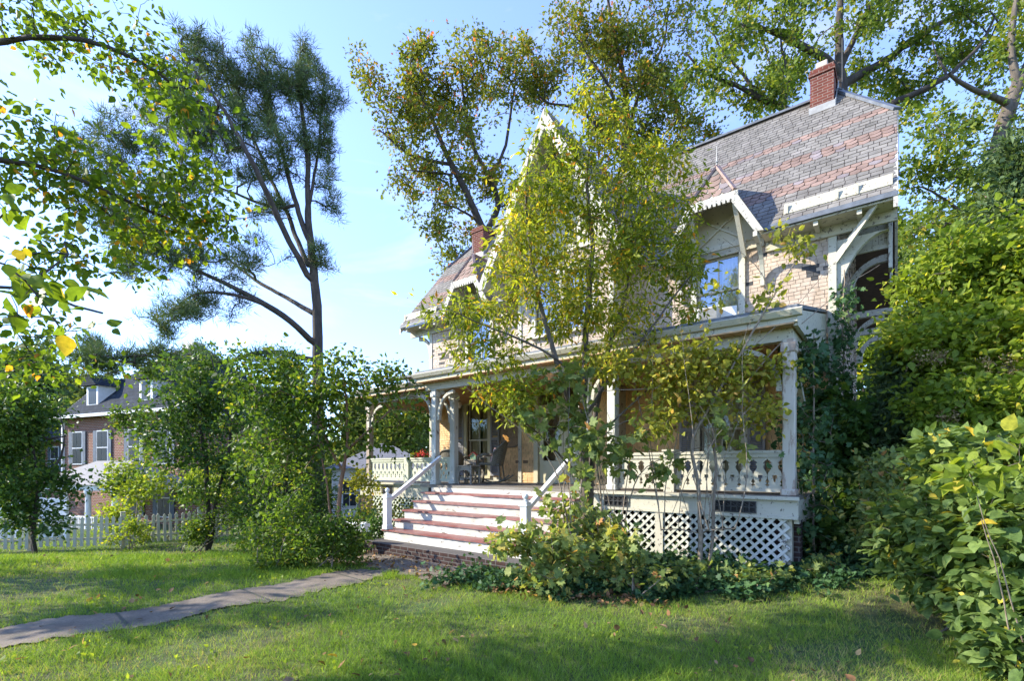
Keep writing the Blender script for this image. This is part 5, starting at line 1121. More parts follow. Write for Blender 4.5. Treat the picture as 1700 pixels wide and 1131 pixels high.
pl = [([B] + pl_(11, (563, 850), (568, 780), (580, 745), (575, 690), (570, 620)), .06, .02), (pl_(11, (568, 780), (545, 740), (530, 690), (500, 640)), .035, .012), (pl_(11, (575, 750), (610, 720), (650, 680), (680, 640)), .03, .01), ([(B[0] - .15, B[1], B[2])] + pl_(11, (550, 860), (540, 790), (530, 740)), .035, .012)]
bl = [(580, 630, 11, 60, 45, .7, 70), (640, 640, 11, 50, 45, .6, 46), (520, 660, 11, 70, 50, .8, 90), (450, 680, 11.3, 60, 50, .8, 90), (470, 740, 11, 70, 40, .8, 70), (540, 720, 11, 60, 40, .7, 60), (650, 700, 11, 50, 40, .6, 40), (680, 690, 10.8, 25, 40, .4, 16), (420, 620, 11.5, 50, 40, .7, 50), (480, 610, 11.5, 50, 30, .6, 30), (640, 740, 10.9, 50, 16, .5, 12), (420, 790, 11.5, 40, 40, .6, 30), (500, 790, 11.5, 40, 30, .6, 20), (390, 600, 11.6, 30, 30, .4, 12)]
tree('crepe_myrtle', 'small spreading tree with smooth orange bark left of the porch', 'tree', B, pl, bl, M_mid, M_barko, 97, .24, 10, .15, .10, 'ovate', .005, along=1.3, droop=.3)
def cone_tree(name, label, px, Y, topy, wpx, mat, seed, n=260, per=60, size=.14, sig=.2, lowz=.2, tpl='needle', up=.2):
    B = gpt(px, Y, -.1); top = P(px, topy, Y); rg_ = np.random.default_rng(seed); hh = top.z - B[2]
    z = rg_.random(n) ** 1.4 * (1 - lowz) + lowz; r = (1 - z) ** .75 * wpx / F * Y * rg_.random(n) ** .35; a = rg_.random(n) * 6.283
    T = np.stack([B[0] + np.cos(a) * r, B[1] + np.sin(a) * r * .9, B[2] + z * hh - r * .1], 1)
    root = empty(name, B, 0, label, 'tree'); s = Skel(seed); s.limb([B, (B[0] + .05, B[1], B[2] + hh * .5), (top.x, top.y, top.z)], .12, .02, .3); nl = len(s.p); s.grow(T, .3, .2, -.05, .006); s.solve()
    for i in range(nl): s.r[i] = min(s.r[i], s.mr[i] * 1.1)
    t_ = s.mesh('trunk', M_barkd, root); t_.location = -Vector(B)
    c = foliage('crown', [s.p[i] for i in s.tips], per, sig, size, tpl, mat, root, seed, up, .1); c.location = -Vector(B); return root
cone_tree('yew_tree', 'dark evergreen yew filling the gap behind the orange-barked tree', 480, 14.5, 600, 95, M_dark, 101, 420, 70, .11, .22, .05, 'long')
cone_tree('spruce_tree', 'feathery blue-green conifer at the right corner of the house', 1505, 7.9, 545, 105, M_cedar, 103, 420, 110, .12, .14, .05, 'long')
cone_tree('cedar_tree', 'dark blue-green cedar spire against the right edge behind the bright shrub', 1680, 12, 240, 110, M_cedar, 105, 420, 80, .17, .26, .1, 'long')
bush('holly_shrub', 'dense deep-green holly between the ivy and the right corner of the porch', 1395, 7.6, [(1390, 830, 7.8, 60, 70, .5, 130), (1430, 760, 8.2, 50, 70, .5, 90), (1390, 700, 7.9, 40, 60, .4, 60), (1360, 880, 7.3, 50, 50, .4, 60), (1440, 880, 7.5, 50, 60, .5, 70)], M_dark, 107, .10, 'lobed', 16, .13, stems=7)
bush('climbing_hedge', 'tall bright green hedge of vine-smothered shrubs at the right edge', 1640, 7.6, [(1600, 480, 7.6, 80, 70, .7, 170), (1680, 430, 7.4, 60, 70, .7, 110), (1560, 570, 7.4, 70, 60, .7, 150), (1650, 580, 7.1, 80, 70, .8, 190), (1620, 680, 6.8, 100, 50, .7, 150), (1700, 500, 7.2, 60, 80, .7, 80)], M_lime, 109, .085, 'ovate', 30, .15, stems=12, spread=.8, twig=.005)
hg = [o for o in bpy.data.objects if o.name.startswith('climbing_hedge')][0]
rq = np.random.default_rng(12); sc_ = np.concatenate([blob(1600, 690, 6.6, 50, 14, .15, 30, rq), blob(1560, 590, 6.9, 40, 20, .15, 20, rq), blob(1650, 620, 6.5, 40, 30, .15, 24, rq)])
sd_ = foliage('seed_heads', sc_, 26, .05, .028, 'rhomb', M_hydr, hg, 9, .3); sd_.location = -hg.location
bush('seedy_shrub', 'loose pale-leaved shrub with dry seed heads in the gap beside the spruce', 1480, 6.4, [(1480, 800, 6.6, 50, 60, .4, 90), (1500, 880, 6.2, 60, 40, .4, 80), (1470, 860, 6.4, 50, 60, .4, 60), (1530, 790, 6.4, 50, 40, .4, 50)], M_grape, 113, .075, 'ovate', 14, .11, stems=7)
bush('broadleaf_shrub', 'big-leaved matte green shrub filling the lower right foreground', 1640, 4.4, [(1640, 780, 4.9, 80, 60, .5, 150), (1600, 870, 4.7, 80, 60, .5, 170), (1680, 880, 4.2, 70, 70, .5, 170), (1540, 930, 4.9, 50, 40, .4, 80), (1620, 980, 4.4, 70, 50, .4, 130), (1690, 1020, 3.9, 50, 60, .4, 90), (1660, 1090, 3.8, 50, 40, .3, 60), (1700, 760, 4.5, 40, 70, .4, 60), (1580, 820, 5.1, 60, 50, .4, 80), (1740, 950, 4.0, 50, 150, .5, 90), (1860, 880, 4.5, 90, 110, .6, 110)], M_bigl, 127, .108, 'ovate', 11, .10, stems=14, spread=.7, twig=.0026, bark=M_bark, droop=.35, up=.7)
bush('lime_sprig', 'backlit yellow-green branch arching out over the right foreground shrub', 1700, 3.6, [(1650, 770, 3.6, 60, 20, .15, 12), (1690, 730, 3.6, 20, 40, .15, 8), (1600, 790, 3.7, 30, 12, .1, 5)], M_lime, 131, .11, 'ovate', 3, .06, stems=2, droop=.4, twig=.0016)
# ivy on the corner
rg_ = np.random.default_rng(5); T = []
for i in range(260):
    z = rg_.uniform(.2, 4.75) ** 1.0; wv = .35 if z > 3 else .6
    T.append(H(UR + .08 + abs(rg_.normal()) * .08, VW - .12 - abs(rg_.normal()) * .1, z) if rg_.random() < .5 else H(-1.05 + rg_.normal() * .12, 7.6 + rg_.random() * 2.7, min(z, 3.3)))
for i in range(150): T.append(H(rg_.uniform(-1.3, -.7), 7.5 + rg_.random() * 2.6, rg_.uniform(.2, 2.6)))
B = tuple(H(-.72, 10.2, .0)); iv = empty('climbing_ivy', B, 0, 'dark ivy climbing the right front corner of the old house', 'ivy'); s = Skel(3); s.limb([B, tuple(H(-.76, 10.25, 1.5)), tuple(H(-.74, 10.25, 3.5)), tuple(H(-.72, 10.2, 5.0))], .03, .01, .2); s.limb([tuple(H(-.95, 8.2, .0)), tuple(H(-.95, 8.3, 3.6))], .02, .008, .2, attach=False); s.grow(T, .2, .2, .1, .004); s.solve(); t_ = s.mesh('stem', M_twig, iv, .035); t_.location = -Vector(B)
c = foliage('leaves', [s.p[i] for i in s.tips], 13, .10, .075, 'lobed', M_ivyl, iv, 7, .2, .5); c.location = -Vector(B)
# trunk-like dead vine on the corner
# ---- ivy ground cover, litter, grass
rg_ = np.random.default_rng(9)
u = rg_.uniform(-4.9, 3.4, 75000); v = rg_.uniform(3.4, 9.0, 75000); x = UX * u - UY * v; y = UY * u + UX * v; k = on_ivy(x, y) & (y > 2); x, y = x[k], y[k]
hh = np.abs(rg_.normal(size=len(x))) * .05 * (1 + 1.2 * (np.sin(x * 2.1 + y) * np.sin(y * 2.3 - x) > 0)); pos = np.stack([x, y, gz(x, y) + .02 + hh], 1); n = len(x)
rot = orient(n, rg_, None, .75); V, lo, st, kk = stamp('lobed', pos, rot, .055 * rg_.uniform(.6, 1.5, n)); a = np.clip(rg_.beta(1.5, 2.2, n) + .2 * (rg_.random(n) < .12), 0, 1)
tag(npmesh('ivy_ground_cover', V, lo, st, np.repeat(a, kk), M_ivyl), 'dark green ivy ground cover spreading in front of the white lattice', 'ground cover', kind='stuff')
for cx, cy, sd in ((1190, 950, 1), (1130, 930, 2), (1060, 960, 3), (1240, 985, 4), (1350, 975, 5)): pass
M_grass = leafmat('grass_blades', [(0, (.08, .17, .022)), (.35, (.17, .31, .038)), (.65, (.26, .41, .06)), (.87, (.33, .37, .11)), (1, (.45, .38, .20))], .35, .5, 1.6, warm=(1.14, 1, .95))
def grassfield(n, y0, y1, pw, hgt, wd, seed):
    g = np.random.default_rng(seed); t_ = g.random(n); y = (y0 ** (1 - pw) + t_ * (y1 ** (1 - pw) - y0 ** (1 - pw))) ** (1 / (1 - pw)); x = g.uniform(-1.38, 1.38, n) * y
    u = UX * x + UY * y; v = -UY * x + UX * y
    k = ~(on_path(x, y, .33 + .1 * g.random(n))) & ~(on_ivy(x, y) & (g.random(n) < .93)) & ~((v > 5.5) & (u > -8.1) & (u < -4)) & ~((v > 7.6) & (u > -11.5))
    dry = np.sin(x * .9 + 1.3) * np.sin(y * 1.1 + .4) + .6 * np.sin(x * 2.7 + y * 1.9) + .5 * np.sin(y * 4.1 - x * 3.3)
    bare = (dry > .55 - .0) & (x > 1.0) | (dry > .9); k &= ~(bare & (g.random(n) < .55))
    x, y, dry = x[k], y[k], dry[k]; n = len(x); a = g.random(n) * 6.283; h = hgt * g.uniform(.4, 1.35, n) * (1 - .25 * (dry > .4)) * (1 + .5 * np.clip(np.sin(x * 9 + 2 * np.sin(y * 5)) * np.sin(y * 8.3 + 1.7 * np.sin(x * 4)), 0, 1) ** 2 * 1.6); w_ = wd * np.maximum(1, y / 5) * g.uniform(.7, 1.3, n)
    z = gz(x, y) - .005; lean = g.normal(size=(n, 2)) * h[:, None] * .55; dx, dy = np.cos(a) * w_ / 2, np.sin(a) * w_ / 2
    V = np.stack([np.stack([x - dx, y - dy, z], 1), np.stack([x + dx, y + dy, z], 1), np.stack([x + lean[:, 0], y + lean[:, 1], z + h], 1)], 1).reshape(-1, 3)
    r_ = np.clip(g.beta(2, 2.6, n) + .22 * np.clip(dry, -.5, 1) + .10 * sstep(-1, 3, x), 0, 1)
    return V, r_
parts = [grassfield(330000, 2.2, 7.5, 1.6, .065, .0045, 1), grassfield(210000, 7, 20, 1.7, .075, .006, 2)]
V = np.concatenate([p[0] for p in parts]); a = np.concatenate([p[1] for p in parts]); n = len(a)
tag(npmesh('lawn_grass', V, np.arange(n * 3), np.arange(n) * 3, np.repeat(a, 3), M_grass), 'short patchy green lawn grass around the garden path', 'grass', kind='stuff')
# broad weeds in the lawn
rg_ = np.random.default_rng(78); n = 9000; y = 2.5 + rg_.random(n) ** 1.2 * 8; x = rg_.uniform(-1.1, 1.1, n) * y; cl = np.sin(x * 3.1 + y * 1.7) * np.sin(y * 2.9 - x * 2.2) + .4 * np.sin(x * 8 + y * 7); uu = UX * x + UY * y; vv = -UY * x + UX * y
k = (cl > .55) & ~on_path(x, y) & ~on_ivy(x, y) & ~((vv > 5.5) & (uu > -11.5)); x, y = x[k], y[k]; n = len(x)
pos = np.stack([x, y, gz(x, y) + .03 + .02 * rg_.random(n)], 1); rot = orient(n, rg_, None, .75); V, lo, st, kk = stamp('ovate', pos, rot, .034 * rg_.uniform(.6, 1.6, n))
tag(npmesh('lawn_weeds', V, lo, st, np.repeat(rg_.beta(2, 2, n), kk), M_lime), 'patches of low broad-leaved weeds growing through the lawn', 'weeds', kind='stuff')
# fallen leaves
rg_ = np.random.default_rng(77); n = 900; y = 2.6 + rg_.random(n) ** 1.3 * 8; x = rg_.uniform(-1, 1, n) * y; xs_, ys_ = list(x), list(y)
u = rg_.uniform(-8.3, -4.6, 380); v = rg_.uniform(4.7, 5.6, 380); xs_ += list(UX * u - UY * v); ys_ += list(UY * u + UX * v)
xx = rg_.uniform(-.3, 2.6, 700); yy = 6.35 - .5 * sstep(-.3, 1.3, xx) + rg_.normal(size=700) * .16; xs_ += list(xx); ys_ += list(yy)
x = np.array(xs_); y = np.array(ys_); uu = UX * x + UY * y; vv = -UY * x + UX * y; k = ((vv < 5.6) | (uu < -11.5)) & ((np.sin(x * 2.3 + y) + np.sin(y * 3.1 - x * 1.4) + rg_.normal(size=len(x)) * .6 > .1) | (np.arange(len(x)) >= 900)); x, y = x[k], y[k]; n = len(x)
pos = np.stack([x, y, gz(x, y) + np.where(on_path(x, y), .02, .045)], 1); rot = orient(n, rg_, None, .8); V, lo, st, kk = stamp('ovate', pos, rot, .06 * rg_.uniform(.5, 1.4, n))
M_litter = leafmat('dry_leaves', [(0, (.10, .06, .035)), (.6, (.22, .14, .08)), (.9, (.36, .27, .18)), (1, (.5, .36, .05))], .15, .7, 1.3)
tag(npmesh('fallen_leaves', V, lo, st, np.repeat(rg_.random(n), kk), M_litter), 'dry brown leaves scattered over the lawn and the concrete path', 'leaf litter', kind='stuff')
# ================================================================ NEIGHBOURS, FENCE, BACKGROUND
M_nbrick = brickmat('neighbour_brick', (.30, .115, .065), (.20, .075, .045), (.32, .27, .22), .24, .085, .014)
M_nroof = brickmat('neighbour_slate', (.040, .050, .062), (.022, .03, .04), (.012, .014, .018), .4, .25, .012)
M_nporch = plain('grey_shingle_roof', (.24, .23, .22), (.15, .145, .14), 7)
M_nwhite = plain('clean_white_paint', (.80, .80, .78), (.66, .66, .64), 4, .6)
M_siding = plain('white_siding', (.72, .70, .64), (.6, .58, .52), 3, .7)
def hiproof(mb, x0, x1, y0, y1, z0, z1, ov=.4, ridge=.3):
    x0 -= ov; x1 += ov; y0 -= ov; y1 += ov; d = min(x1 - x0, y1 - y0) / 2
    if x1 - x0 > y1 - y0: a, b = (x0 + d, (y0 + y1) / 2, z1), (x1 - d, (y0 + y1) / 2, z1)
    else: a, b = ((x0 + x1) / 2, y0 + d, z1), ((x0 + x1) / 2, y1 - d + .01, z1)
    v = [(x0, y0, z0), (x1, y0, z0), (x1, y1, z0), (x0, y1, z0), a, b]
    f = [(0, 1, 5, 4), (1, 2, 5), (2, 3, 4, 5), (3, 0, 4)] if x1 - x0 > y1 - y0 else [(0, 1, 4), (1, 2, 5, 4), (2, 3, 5), (3, 0, 4, 5)]
    mb.add(v, f + [(3, 2, 1, 0)])
nb = empty('brick_house', (-19.6, 29, -1.6), R(-24), 'large brick neighbour house with blue-grey slate roof beyond the picket fence', 'house')
m = MB(); m.box((-4.5, -3.5, -.5), (5.5, 4, 6.0)); m.build('wall', M_nbrick, nb)
m = MB(); hiproof(m, -4.5, 5.5, -3.5, 4, 6.0, 10.2); m.build('roof', M_nroof, nb)
m = MB(); m.box((-5.0, -4.0, 5.86), (6.0, -3.9, 6.02)); m.box((-5.0, -4.0, 5.86), (-4.9, 4.5, 6.02)); m.box((5.9, -4, 5.86), (6, 4.5, 6.02)); m.box((-4.62, -3.62, -.5), (-4.5, -3.5, 5.9)); m.build('eave_trim', M_nwhite, nb)
m = MB(); m.box((-9, -2.5, -.5), (-4.52, 3, 5.0)); m.prism([(-9, -2.5, 5), (-9, 3, 5), (-9, .25, 8.2)], (.25, 0, 0)); m.build('wing_wall', M_nbrick, nb)
m = MB()
m.hexa([(-9.4, -3.1, 4.7), (-4.0, -3.1, 4.7), (-3.0, .25, 8.4), (-9.4, .25, 8.4), (-9.4, -3.1, 4.85), (-4.0, -3.1, 4.85), (-3.0, .25, 8.55), (-9.4, .25, 8.55)]); m.hexa([(-9.4, .25, 8.4), (-3, .25, 8.4), (-4, 3.6, 4.7), (-9.4, 3.6, 4.7), (-9.4, .25, 8.55), (-3, .25, 8.55), (-4, 3.6, 4.85), (-9.4, 3.6, 4.85)]); m.build('wing_roof', M_nroof, nb)
m = MB(); m.beam((-9.45, -3.1, 4.7), (-9.45, .25, 8.4), .1, .3, (1, 0, 0)); m.beam((-9.45, 3.6, 4.7), (-9.45, .25, 8.4), .1, .3, (1, 0, 0)); m.build('bargeboard', M_nwhite, nb)
def nwin(par, x0, x1, z0, z1, y=-3.5, sh=True, axis='x'):
    f = MB(); f.box((x0 - .06, y - .06, z0 - .06), (x1 + .06, y - .005, z1 + .06)); fo = f.build('window', M_nwhite, par)
    g = MB(); zm = (z0 + z1) / 2; xm = (x0 + x1) / 2
    for a, b in ((x0, xm - .02), (xm + .02, x1)):
        for c, e in ((z0, zm - .03), (zm + .03, z1)): g.box((a, y - .075, c), (b, y - .065, e))
    g.build('pane', M_glassd if False else MATS['dark_pane'], fo)
    if sh:
        for a in (x0 - .38, x1 + .08): s_ = MB(); s_.box((a, y - .07, z0 - .05), (a + .3, y - .01, z1 + .05)); s_.build('shutter', MATS['blue_shutter'], fo)
m_, t, n, l, b = nodes('dark_pane'); b.inputs['Base Color'].default_value = (.02, .025, .03, 1); b.inputs['Roughness'].default_value = .35; b.inputs['Specular IOR Level'].default_value = .3
plain('blue_shutter', (.10, .13, .17), (.06, .08, .10), 6, .6)
for x in (-3.6, -1.2, 1.6, 4.0): nwin(nb, x, x + .9, 3.4, 5.1)
for x in (1.6, 4.0): nwin(nb, x, x + .9, .8, 2.6)
nwin(nb, -8.2, -7.4, 3.0, 4.4, -2.5); nwin(nb, -6.4, -5.6, 3.0, 4.4, -2.5)
def ndorm(x, zb, y0):
    m = MB(); m.box((x - .55, y0, zb), (x + .55, y0 + 2.0, zb + 1.2)); d = m.build('dormer', M_nwhite, nb)
    m = MB(); m.prism([(x - .75, y0 - .2, zb + 1.15), (x + .75, y0 - .2, zb + 1.15), (x, y0 - .2, zb + 1.75)], (0, 2.4, 0)); m.build('dormer_roof', M_nroof, d)
    m = MB(); m.box((x - .35, y0 - .015, zb + .15), (x + .35, y0 - .005, zb + 1.05)); m.build('dormer_window', MATS['dark_pane'], d)
ndorm(-2.2, 6.5, -3.3); ndorm(2.6, 6.5, -3.3)
m = MB(); m.box((.2, .0, 9.3), (1.3, .6, 10.5)); m.build('chimney', M_siding, nb); 
# porch
m = MB(); hiproof(m, 0.5, 6.4, -6.6, -3.6, 2.45, 3.5, .3); m.build('porch_roof', M_nporch, nb)
m = MB(); m.box((.4, -6.7, 2.2), (6.5, -6.5, 2.44)); m.box((6.3, -6.5, 2.2), (6.5, -3.55, 2.44)); m.build('porch_beam', M_nwhite, nb)
m = MB(); m.box((.4, -6.7, -.3), (6.5, -3.55, .2)); m.build('porch_base', M_nbrick, nb)
for x in (.6, 2.6, 4.4, 6.35):
    m = MB(); m.lathe((x, -6.6, .2), [(.16, 0), (.16, .1), (.12, .15), (.10, 1.8), (.15, 1.9), (.15, 1.999)], 14); m.build('porch_column', M_nwhite, nb, smooth=False)
m = MB(); m.box((.7, -6.63, 1.0), (6.25, -6.57, 1.07)); m.box((.7, -6.63, .3), (6.25, -6.57, .36)); x = .75
while x < 6.2: m.box((x, -6.62, .36), (x + .045, -6.58, 1.0)); x += .14
m.build('porch_railing', M_nwhite, nb)
m = MB(); m.prism([(6.3, -6.5, -.3), (6.3, -5.2, -.3), (6.3, -5.2, .2)], (1.1, 0, 0)); m.build('front_steps', M_nbrick, nb)
# small white house glimpsed past the porch end
wh = empty('white_house', (-9.6, 34, -1.9), R(14), 'white sided house glimpsed left of the old porch', 'house')
m = MB(); m.box((-2.5, -2, -.3), (4.0, 4, 3.4)); m.build('wall', M_siding, wh)
m = MB(); hiproof(m, -2.5, 4.0, -2, 4, 3.4, 5.2); m.build('roof', M_nporch, wh)
for x in (-1.8, .2, 2.4): nwin(wh, x, x + .8, 1.0, 2.6, -2.0, False)
m = MB(); m.box((-.95, -2.05, -.3), (-.1, -2.005, 1.9)); m.build('door', MATS['blue_shutter'], wh)

# ---- picket fence
M_picket = paint('picket_paint', (.54, .50, .37), peel=.68, scale=7, wood=(.3, .28, .22))
A = Vector(gpt(-330, 13.2)); Bq = Vector(gpt(205, 15.6)); Cq = Vector(gpt(440, 18.5))
fe = empty('picket_fence', (A.x, A.y, A.z), 0, 'weathered cream picket fence between the lawn and the brick house', 'fence')
proto = None; pproto = None
def fseg(a, b, first):
    global proto, pproto
    d = Vector((b.x - a.x, b.y - a.y, 0)); L_ = d.length; d.normalize(); ang = math.atan2(d.y, d.x); n = int(L_ / .165)
    for i in range(n):
        p = a + d * (i + .5) * L_ / n; z = float(gz(p.x, p.y))
        if proto is None:
            m = MB(); m.prism([(-.042, 0, .10), (.042, 0, .10), (.042, 0, .90), (.055, 0, .94), (0, 0, 1.03), (-.055, 0, .94), (-.042, 0, .90)], (0, .02, 0)); proto = m.build('picket', M_picket, fe); o = proto
        else: o = proto.copy(); col.objects.link(o); o.parent = fe
        o.location = Vector((p.x, p.y, z + rnd.uniform(-.02, .02))) - A; o.rotation_euler = (rnd.uniform(-.02, .02), rnd.uniform(-.03, .03), ang)
    for zz in (.32, .76):
        m = MB()
        for i in range(int(L_)):
            p0 = a + d * (L_ * i / int(L_)); p1 = a + d * (L_ * (i + 1) / int(L_)); nn = Vector((-d.y, d.x, 0)) * .045
            m.beam((p0.x + nn.x, p0.y + nn.y, float(gz(p0.x, p0.y)) + zz), (p1.x + nn.x, p1.y + nn.y, float(gz(p1.x, p1.y)) + zz), .035, .07)
        m.build('rail', M_picket, fe, tuple(A))
    k = max(1, round(L_ / 2.6))
    for i in range(k + (1 if not first else 0)):
        p = a + d * (L_ * i / k); z = float(gz(p.x, p.y))
        m = MB(); m.box((-.06, .06, -.1), (.06, .18, 1.12)); m.prism([(-.075, .045, 1.12), (.075, .045, 1.12), (.075, .195, 1.12), (-.075, .195, 1.12)], (0, 0, .03)); o = m.build('fence_post', M_picket, fe, bevel=.01); o.location = Vector((p.x, p.y, z)) - A; o.rotation_euler = (0, 0, ang)
fseg(A, Bq, True); fseg(Bq, Cq, False)
# white garden gates/panels behind the fence
for i, (px, w_, lab) in enumerate(((88, .95, 'white solid fence panel standing behind the picket fence below the dogwood branches'), (18, .7, 'white solid fence panel at the left edge behind the picket fence'))):
    p = gpt(px, 17.5); e = empty('fence_panel', p, R(-6), lab, 'fence panel', 'white panels behind the picket fence'); m = MB()
    for j in range(7): m.box((-w_ / 2 + j * w_ / 7, 0, .05), (-w_ / 2 + (j + 1) * w_ / 7 - .012, .025, 1.4 + .0 * j))
    m.build('boards', M_nwhite, e); m = MB(); m.box((-w_ / 2 - .08, -.02, 0), (-w_ / 2 - .005, .06, 1.5)); m.box((w_ / 2, -.02, 0), (w_ / 2 + .08, .06, 1.5)); m.box((-w_ / 2, -.015, 1.401), (w_ / 2, .04, 1.46)); m.build('frame', M_nwhite, e)

# ---- greenery on the left
B = gpt(62, 12.0, -.05)
pl = [([B] + pl_(12, (56, 880), (66, 800), (50, 730), (30, 680)), .045, .02), ([(B[0] - .1, B[1], B[2])] + pl_(12, (50, 850), (25, 790), (5, 720)), .035, .015), (pl_(12, (64, 820), (110, 750), (100, 690)), .03, .01), (pl_(12, (80, 730), (20, 690), (-20, 660)), .03, .01)]
bl = [(30, 680, 12, 70, 60, 1.0, 110), (10, 770, 12, 60, 40, .9, 70), (95, 800, 11.8, 50, 18, .6, 40), (-30, 690, 12, 60, 70, 1, 70), (70, 720, 12, 30, 40, .7, 30), (20, 830, 11.8, 50, 20, .5, 30), (60, 850, 11.8, 50, 22, .5, 34)]
tree('dogwood_tree', 'dark glossy dogwood hanging over the left end of the picket fence', 'tree', B, pl, bl, M_dark, M_barkd, 139, .26, 28, .18, .10, 'rhomb', .005, along=1.3, bias=.05)
bush('hedge_shrub', 'yellowish green shrub just behind the picket fence near its tall post', 195, 17, [(180, 862, 17, 24, 18, .4, 34), (205, 858, 17, 18, 16, .4, 18)], M_lime, 149, .10, 'rhomb', 26, .2, spread=.5)
bush('hedge_shrub', 'fresh green shrub poking through the pickets right of the post', 215, 15.2, [(215, 880, 15.2, 22, 18, .3, 30), (240, 890, 15.3, 20, 14, .3, 20)], M_lime, 151, .08, 'rhomb', 20, .12, spread=.3)
bush('garden_shrub', 'loose olive shrub in front of the brick house wall, between the two dogwoods', 235, 19, [(230, 700, 19, 26, 40, .6, 40), (215, 800, 18.5, 26, 30, .6, 40), (250, 620, 19.5, 20, 30, .5, 20)], M_mid, 155, .12, 'rhomb', 20, .2, spread=.4)
bush('hedge_shrub', 'round green bush at the foot of the dogwood by the fence end', 330, 14.6, [(325, 880, 14.6, 24, 20, .4, 50), (400, 860, 15, 40, 40, .5, 60)], M_mid, 157, .08, 'rhomb', 26, .14, spread=.4)
bush('hedge_shrub', 'lime green shrub glowing beneath the dogwood beside the brick wall', 300, 17.5, [(300, 800, 17.5, 70, 30, .7, 60), (410, 780, 17, 50, 50, .7, 60), (240, 790, 18, 40, 40, .6, 40)], M_lime, 163, .11, 'rhomb', 26, .2, spread=.5)
bush('fern_clump', 'light green clump of foliage at the left corner of the porch', 600, 11.8, [(600, 800, 11.8, 22, 40, .3, 40), (610, 850, 11.5, 16, 24, .3, 20), (645, 850, 11.0, 26, 22, .2, 16), (690, 845, 10.6, 18, 18, .15, 14)], M_vine, 167, .07, 'ovate', 14, .12)
bush('ivy_mound', 'dark leafy mound at the foot of the flowering shrub beside the path', 590, 9.6, [(590, 900, 9.6, 26, 24, .3, 40), (620, 870, 10, 30, 20, .3, 30), (560, 930, 9, 40, 12, .3, 30)], M_dark, 173, .07, 'ovate', 14, .1)
# geraniums on the far rail
fb = bush('geranium_plant', 'pink-red geraniums blooming behind the left porch railing', 700, 12.3, [(690, 757, 12.3, 22, 5, .15, 22)], M_mid, 179, .06, 'ovate', 8, .05, cat='flowers', stems=4, step=.1)
fo = foliage('blossoms', blob(700, 755, 12.2, 24, 3, .12, 12, np.random.default_rng(4)), 14, .035, .05, 'rhomb', M_red, fb[0], 4, .3); fo.location = -fb[0].location
# small ground plants in the ivy
for i, (px, Y, lab) in enumerate(((1180, 6.2, 'pale green leafy weed sprouting from the ivy below the lattice'), (1075, 6.0, 'low leafy weed near the grape bush at the lawn edge'), (1255, 5.9, 'small weed patch in front of the white planter'), (1370, 6.1, 'leafy weed right of the white planter'))):
    py = HY + (CZ - .3) / Y * F
    bush('weed_plant', lab, px, Y, [(px, py, Y, 50, 14, .25, 26)], M_grape, 181 + i, .07, 'lobed', 7, .07, cat='weed', stems=4, group='weeds in the ivy bed', step=.1)
# stem in the planter
B = (pp.x, pp.y, pp.z + .17)
tree('planter_sapling', 'thin nearly bare sapling growing out of the white planter', 'sapling', B, [([B] + pl_(6.62, (1322, 900), (1330, 840), (1322, 780), (1318, 730)), .012, .004), (pl_(6.62, (1330, 840), (1360, 800), (1385, 830), (1392, 870)), .006, .002), (pl_(6.62, (1324, 900), (1290, 870), (1250, 850)), .006, .002)], [(1360, 815, 6.6, 30, 20, .1, 9), (1320, 740, 6.6, 20, 30, .1, 6), (1385, 850, 6.6, 12, 20, .1, 4)], M_vine, M_twig, 191, .1, 4, .05, .07, 'ovate', .002)
CL[:] = [5, .9]
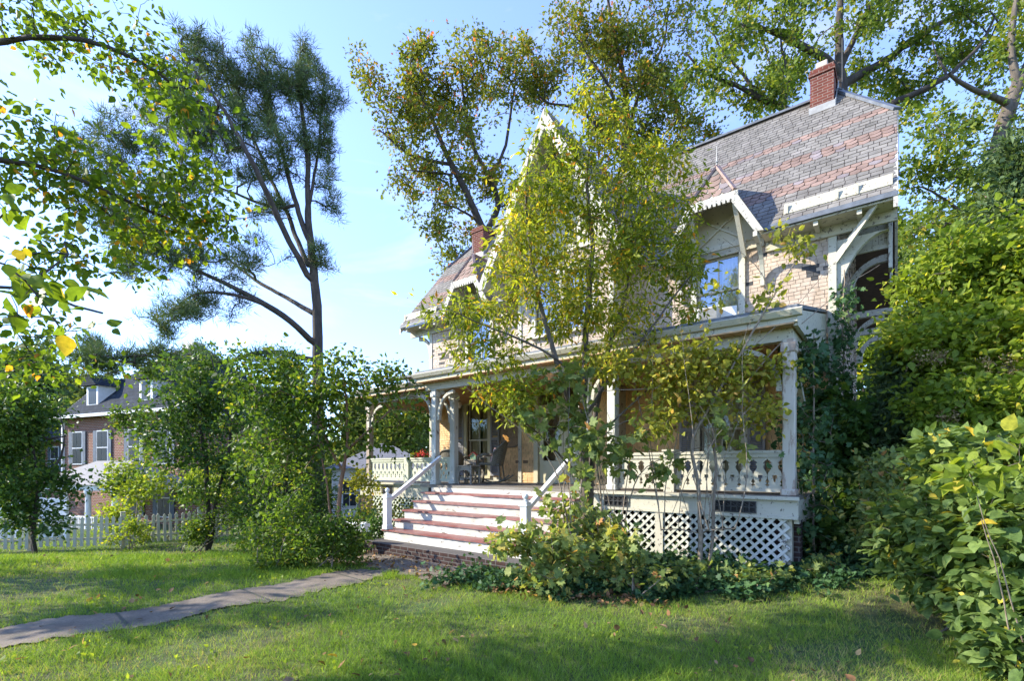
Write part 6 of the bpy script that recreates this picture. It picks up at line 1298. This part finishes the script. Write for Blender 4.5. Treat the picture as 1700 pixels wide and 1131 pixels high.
# ---- background trees
def bgtree(px, Y, topy, rw, mat, seed, label, name='background_tree', n=150, per=70, low=.25):
    B = gpt(px, Y, -.2); top = P(px, topy, Y).z; hh = top - B[2]; rg_ = np.random.default_rng(seed); R_ = rw / F * Y; bl = []
    for i in range(7):
        a = rg_.random() * 6.283; z = B[2] + hh * rg_.uniform(low + .1, .82); q = R_ * rg_.uniform(.2, .65) * (1.1 - (z - B[2]) / hh * .6)
        bl.append((B[0] + math.cos(a) * q, z, B[1] + math.sin(a) * q, R_ * rg_.uniform(.35, .55), hh * rg_.uniform(.12, .2), R_ * .5, n // 7, dict(world=True)))
    bl.append((B[0], B[2] + hh * .85, B[1], R_ * .4, hh * .13, R_ * .4, n // 7, dict(world=True)))
    sc_ = Y / 25
    return tree(name, label, 'tree', B, [([B, (B[0] + .2, B[1], B[2] + hh * .4), (B[0] - .2, B[1], B[2] + hh * .75)], .25 * sc_, .06 * sc_)], bl, mat, M_barkd, seed, .7 * sc_, per, .5 * sc_, .24 * sc_, 'rhomb', .02, up=.3, group='trees beyond the houses')
bgtree(1470, 24, 330, 80, M_oak2, 201, 'full green tree seen past the right side of the old house', n=300, low=.0)
bgtree(1540, 20, 420, 70, M_mid, 203, 'dark mid-height tree behind the blue-green spruce', n=260, low=.0)
bgtree(1440, 16, 560, 50, M_lime, 205, 'sunlit undergrowth tree low behind the right wall of the house', n=180, low=-.1)
bgtree(1640, 24, 300, 110, M_oak2, 206, 'broad leafy tree behind the cedar spire', n=240, low=.0)
bgtree(40, 38, 560, 90, M_cedar, 207, 'hazy grey-green tree rising behind the left end of the brick house', n=260, low=.0)
bgtree(660, 40, 690, 50, M_far, 209, 'sunlit tree showing under the left porch roof', n=220, low=-.05)
bgtree(600, 48, 650, 60, M_far, 211, 'distant pale tree between the pine trunk and the porch', n=200, low=.0)
bgtree(730, 50, 640, 60, M_far, 213, 'far sunlit tree directly beyond the porch end', n=200, low=0)
bgtree(120, 46, 610, 80, M_far, 217, 'pale distant tree above the porch of the brick house', n=200, low=0)
bgtree(430, 40, 640, 90, M_mid, 219, 'green tree standing behind the pine trunk', n=240, low=0)
bgtree(-40, 30, 620, 90, M_mid, 221, 'dark tree at the extreme left beyond the fence', n=200, low=0)
# distant wood
rg_ = np.random.default_rng(31); n = 1500; ang = rg_.uniform(-1.25, 1.25, n); rr = rg_.uniform(70, 95, n); z = rg_.random(n) ** .8 * (7 + 2 * np.sin(ang * 9)) - 1.5
cc = np.stack([np.sin(ang) * rr, np.cos(ang) * rr, z], 1); w_o = foliage('distant_wood', cc, 22, 1.0, 1.1, 'rhomb', M_far, None, 33, .3); tag(w_o, 'far line of trees along the horizon', 'wood', kind='stuff')
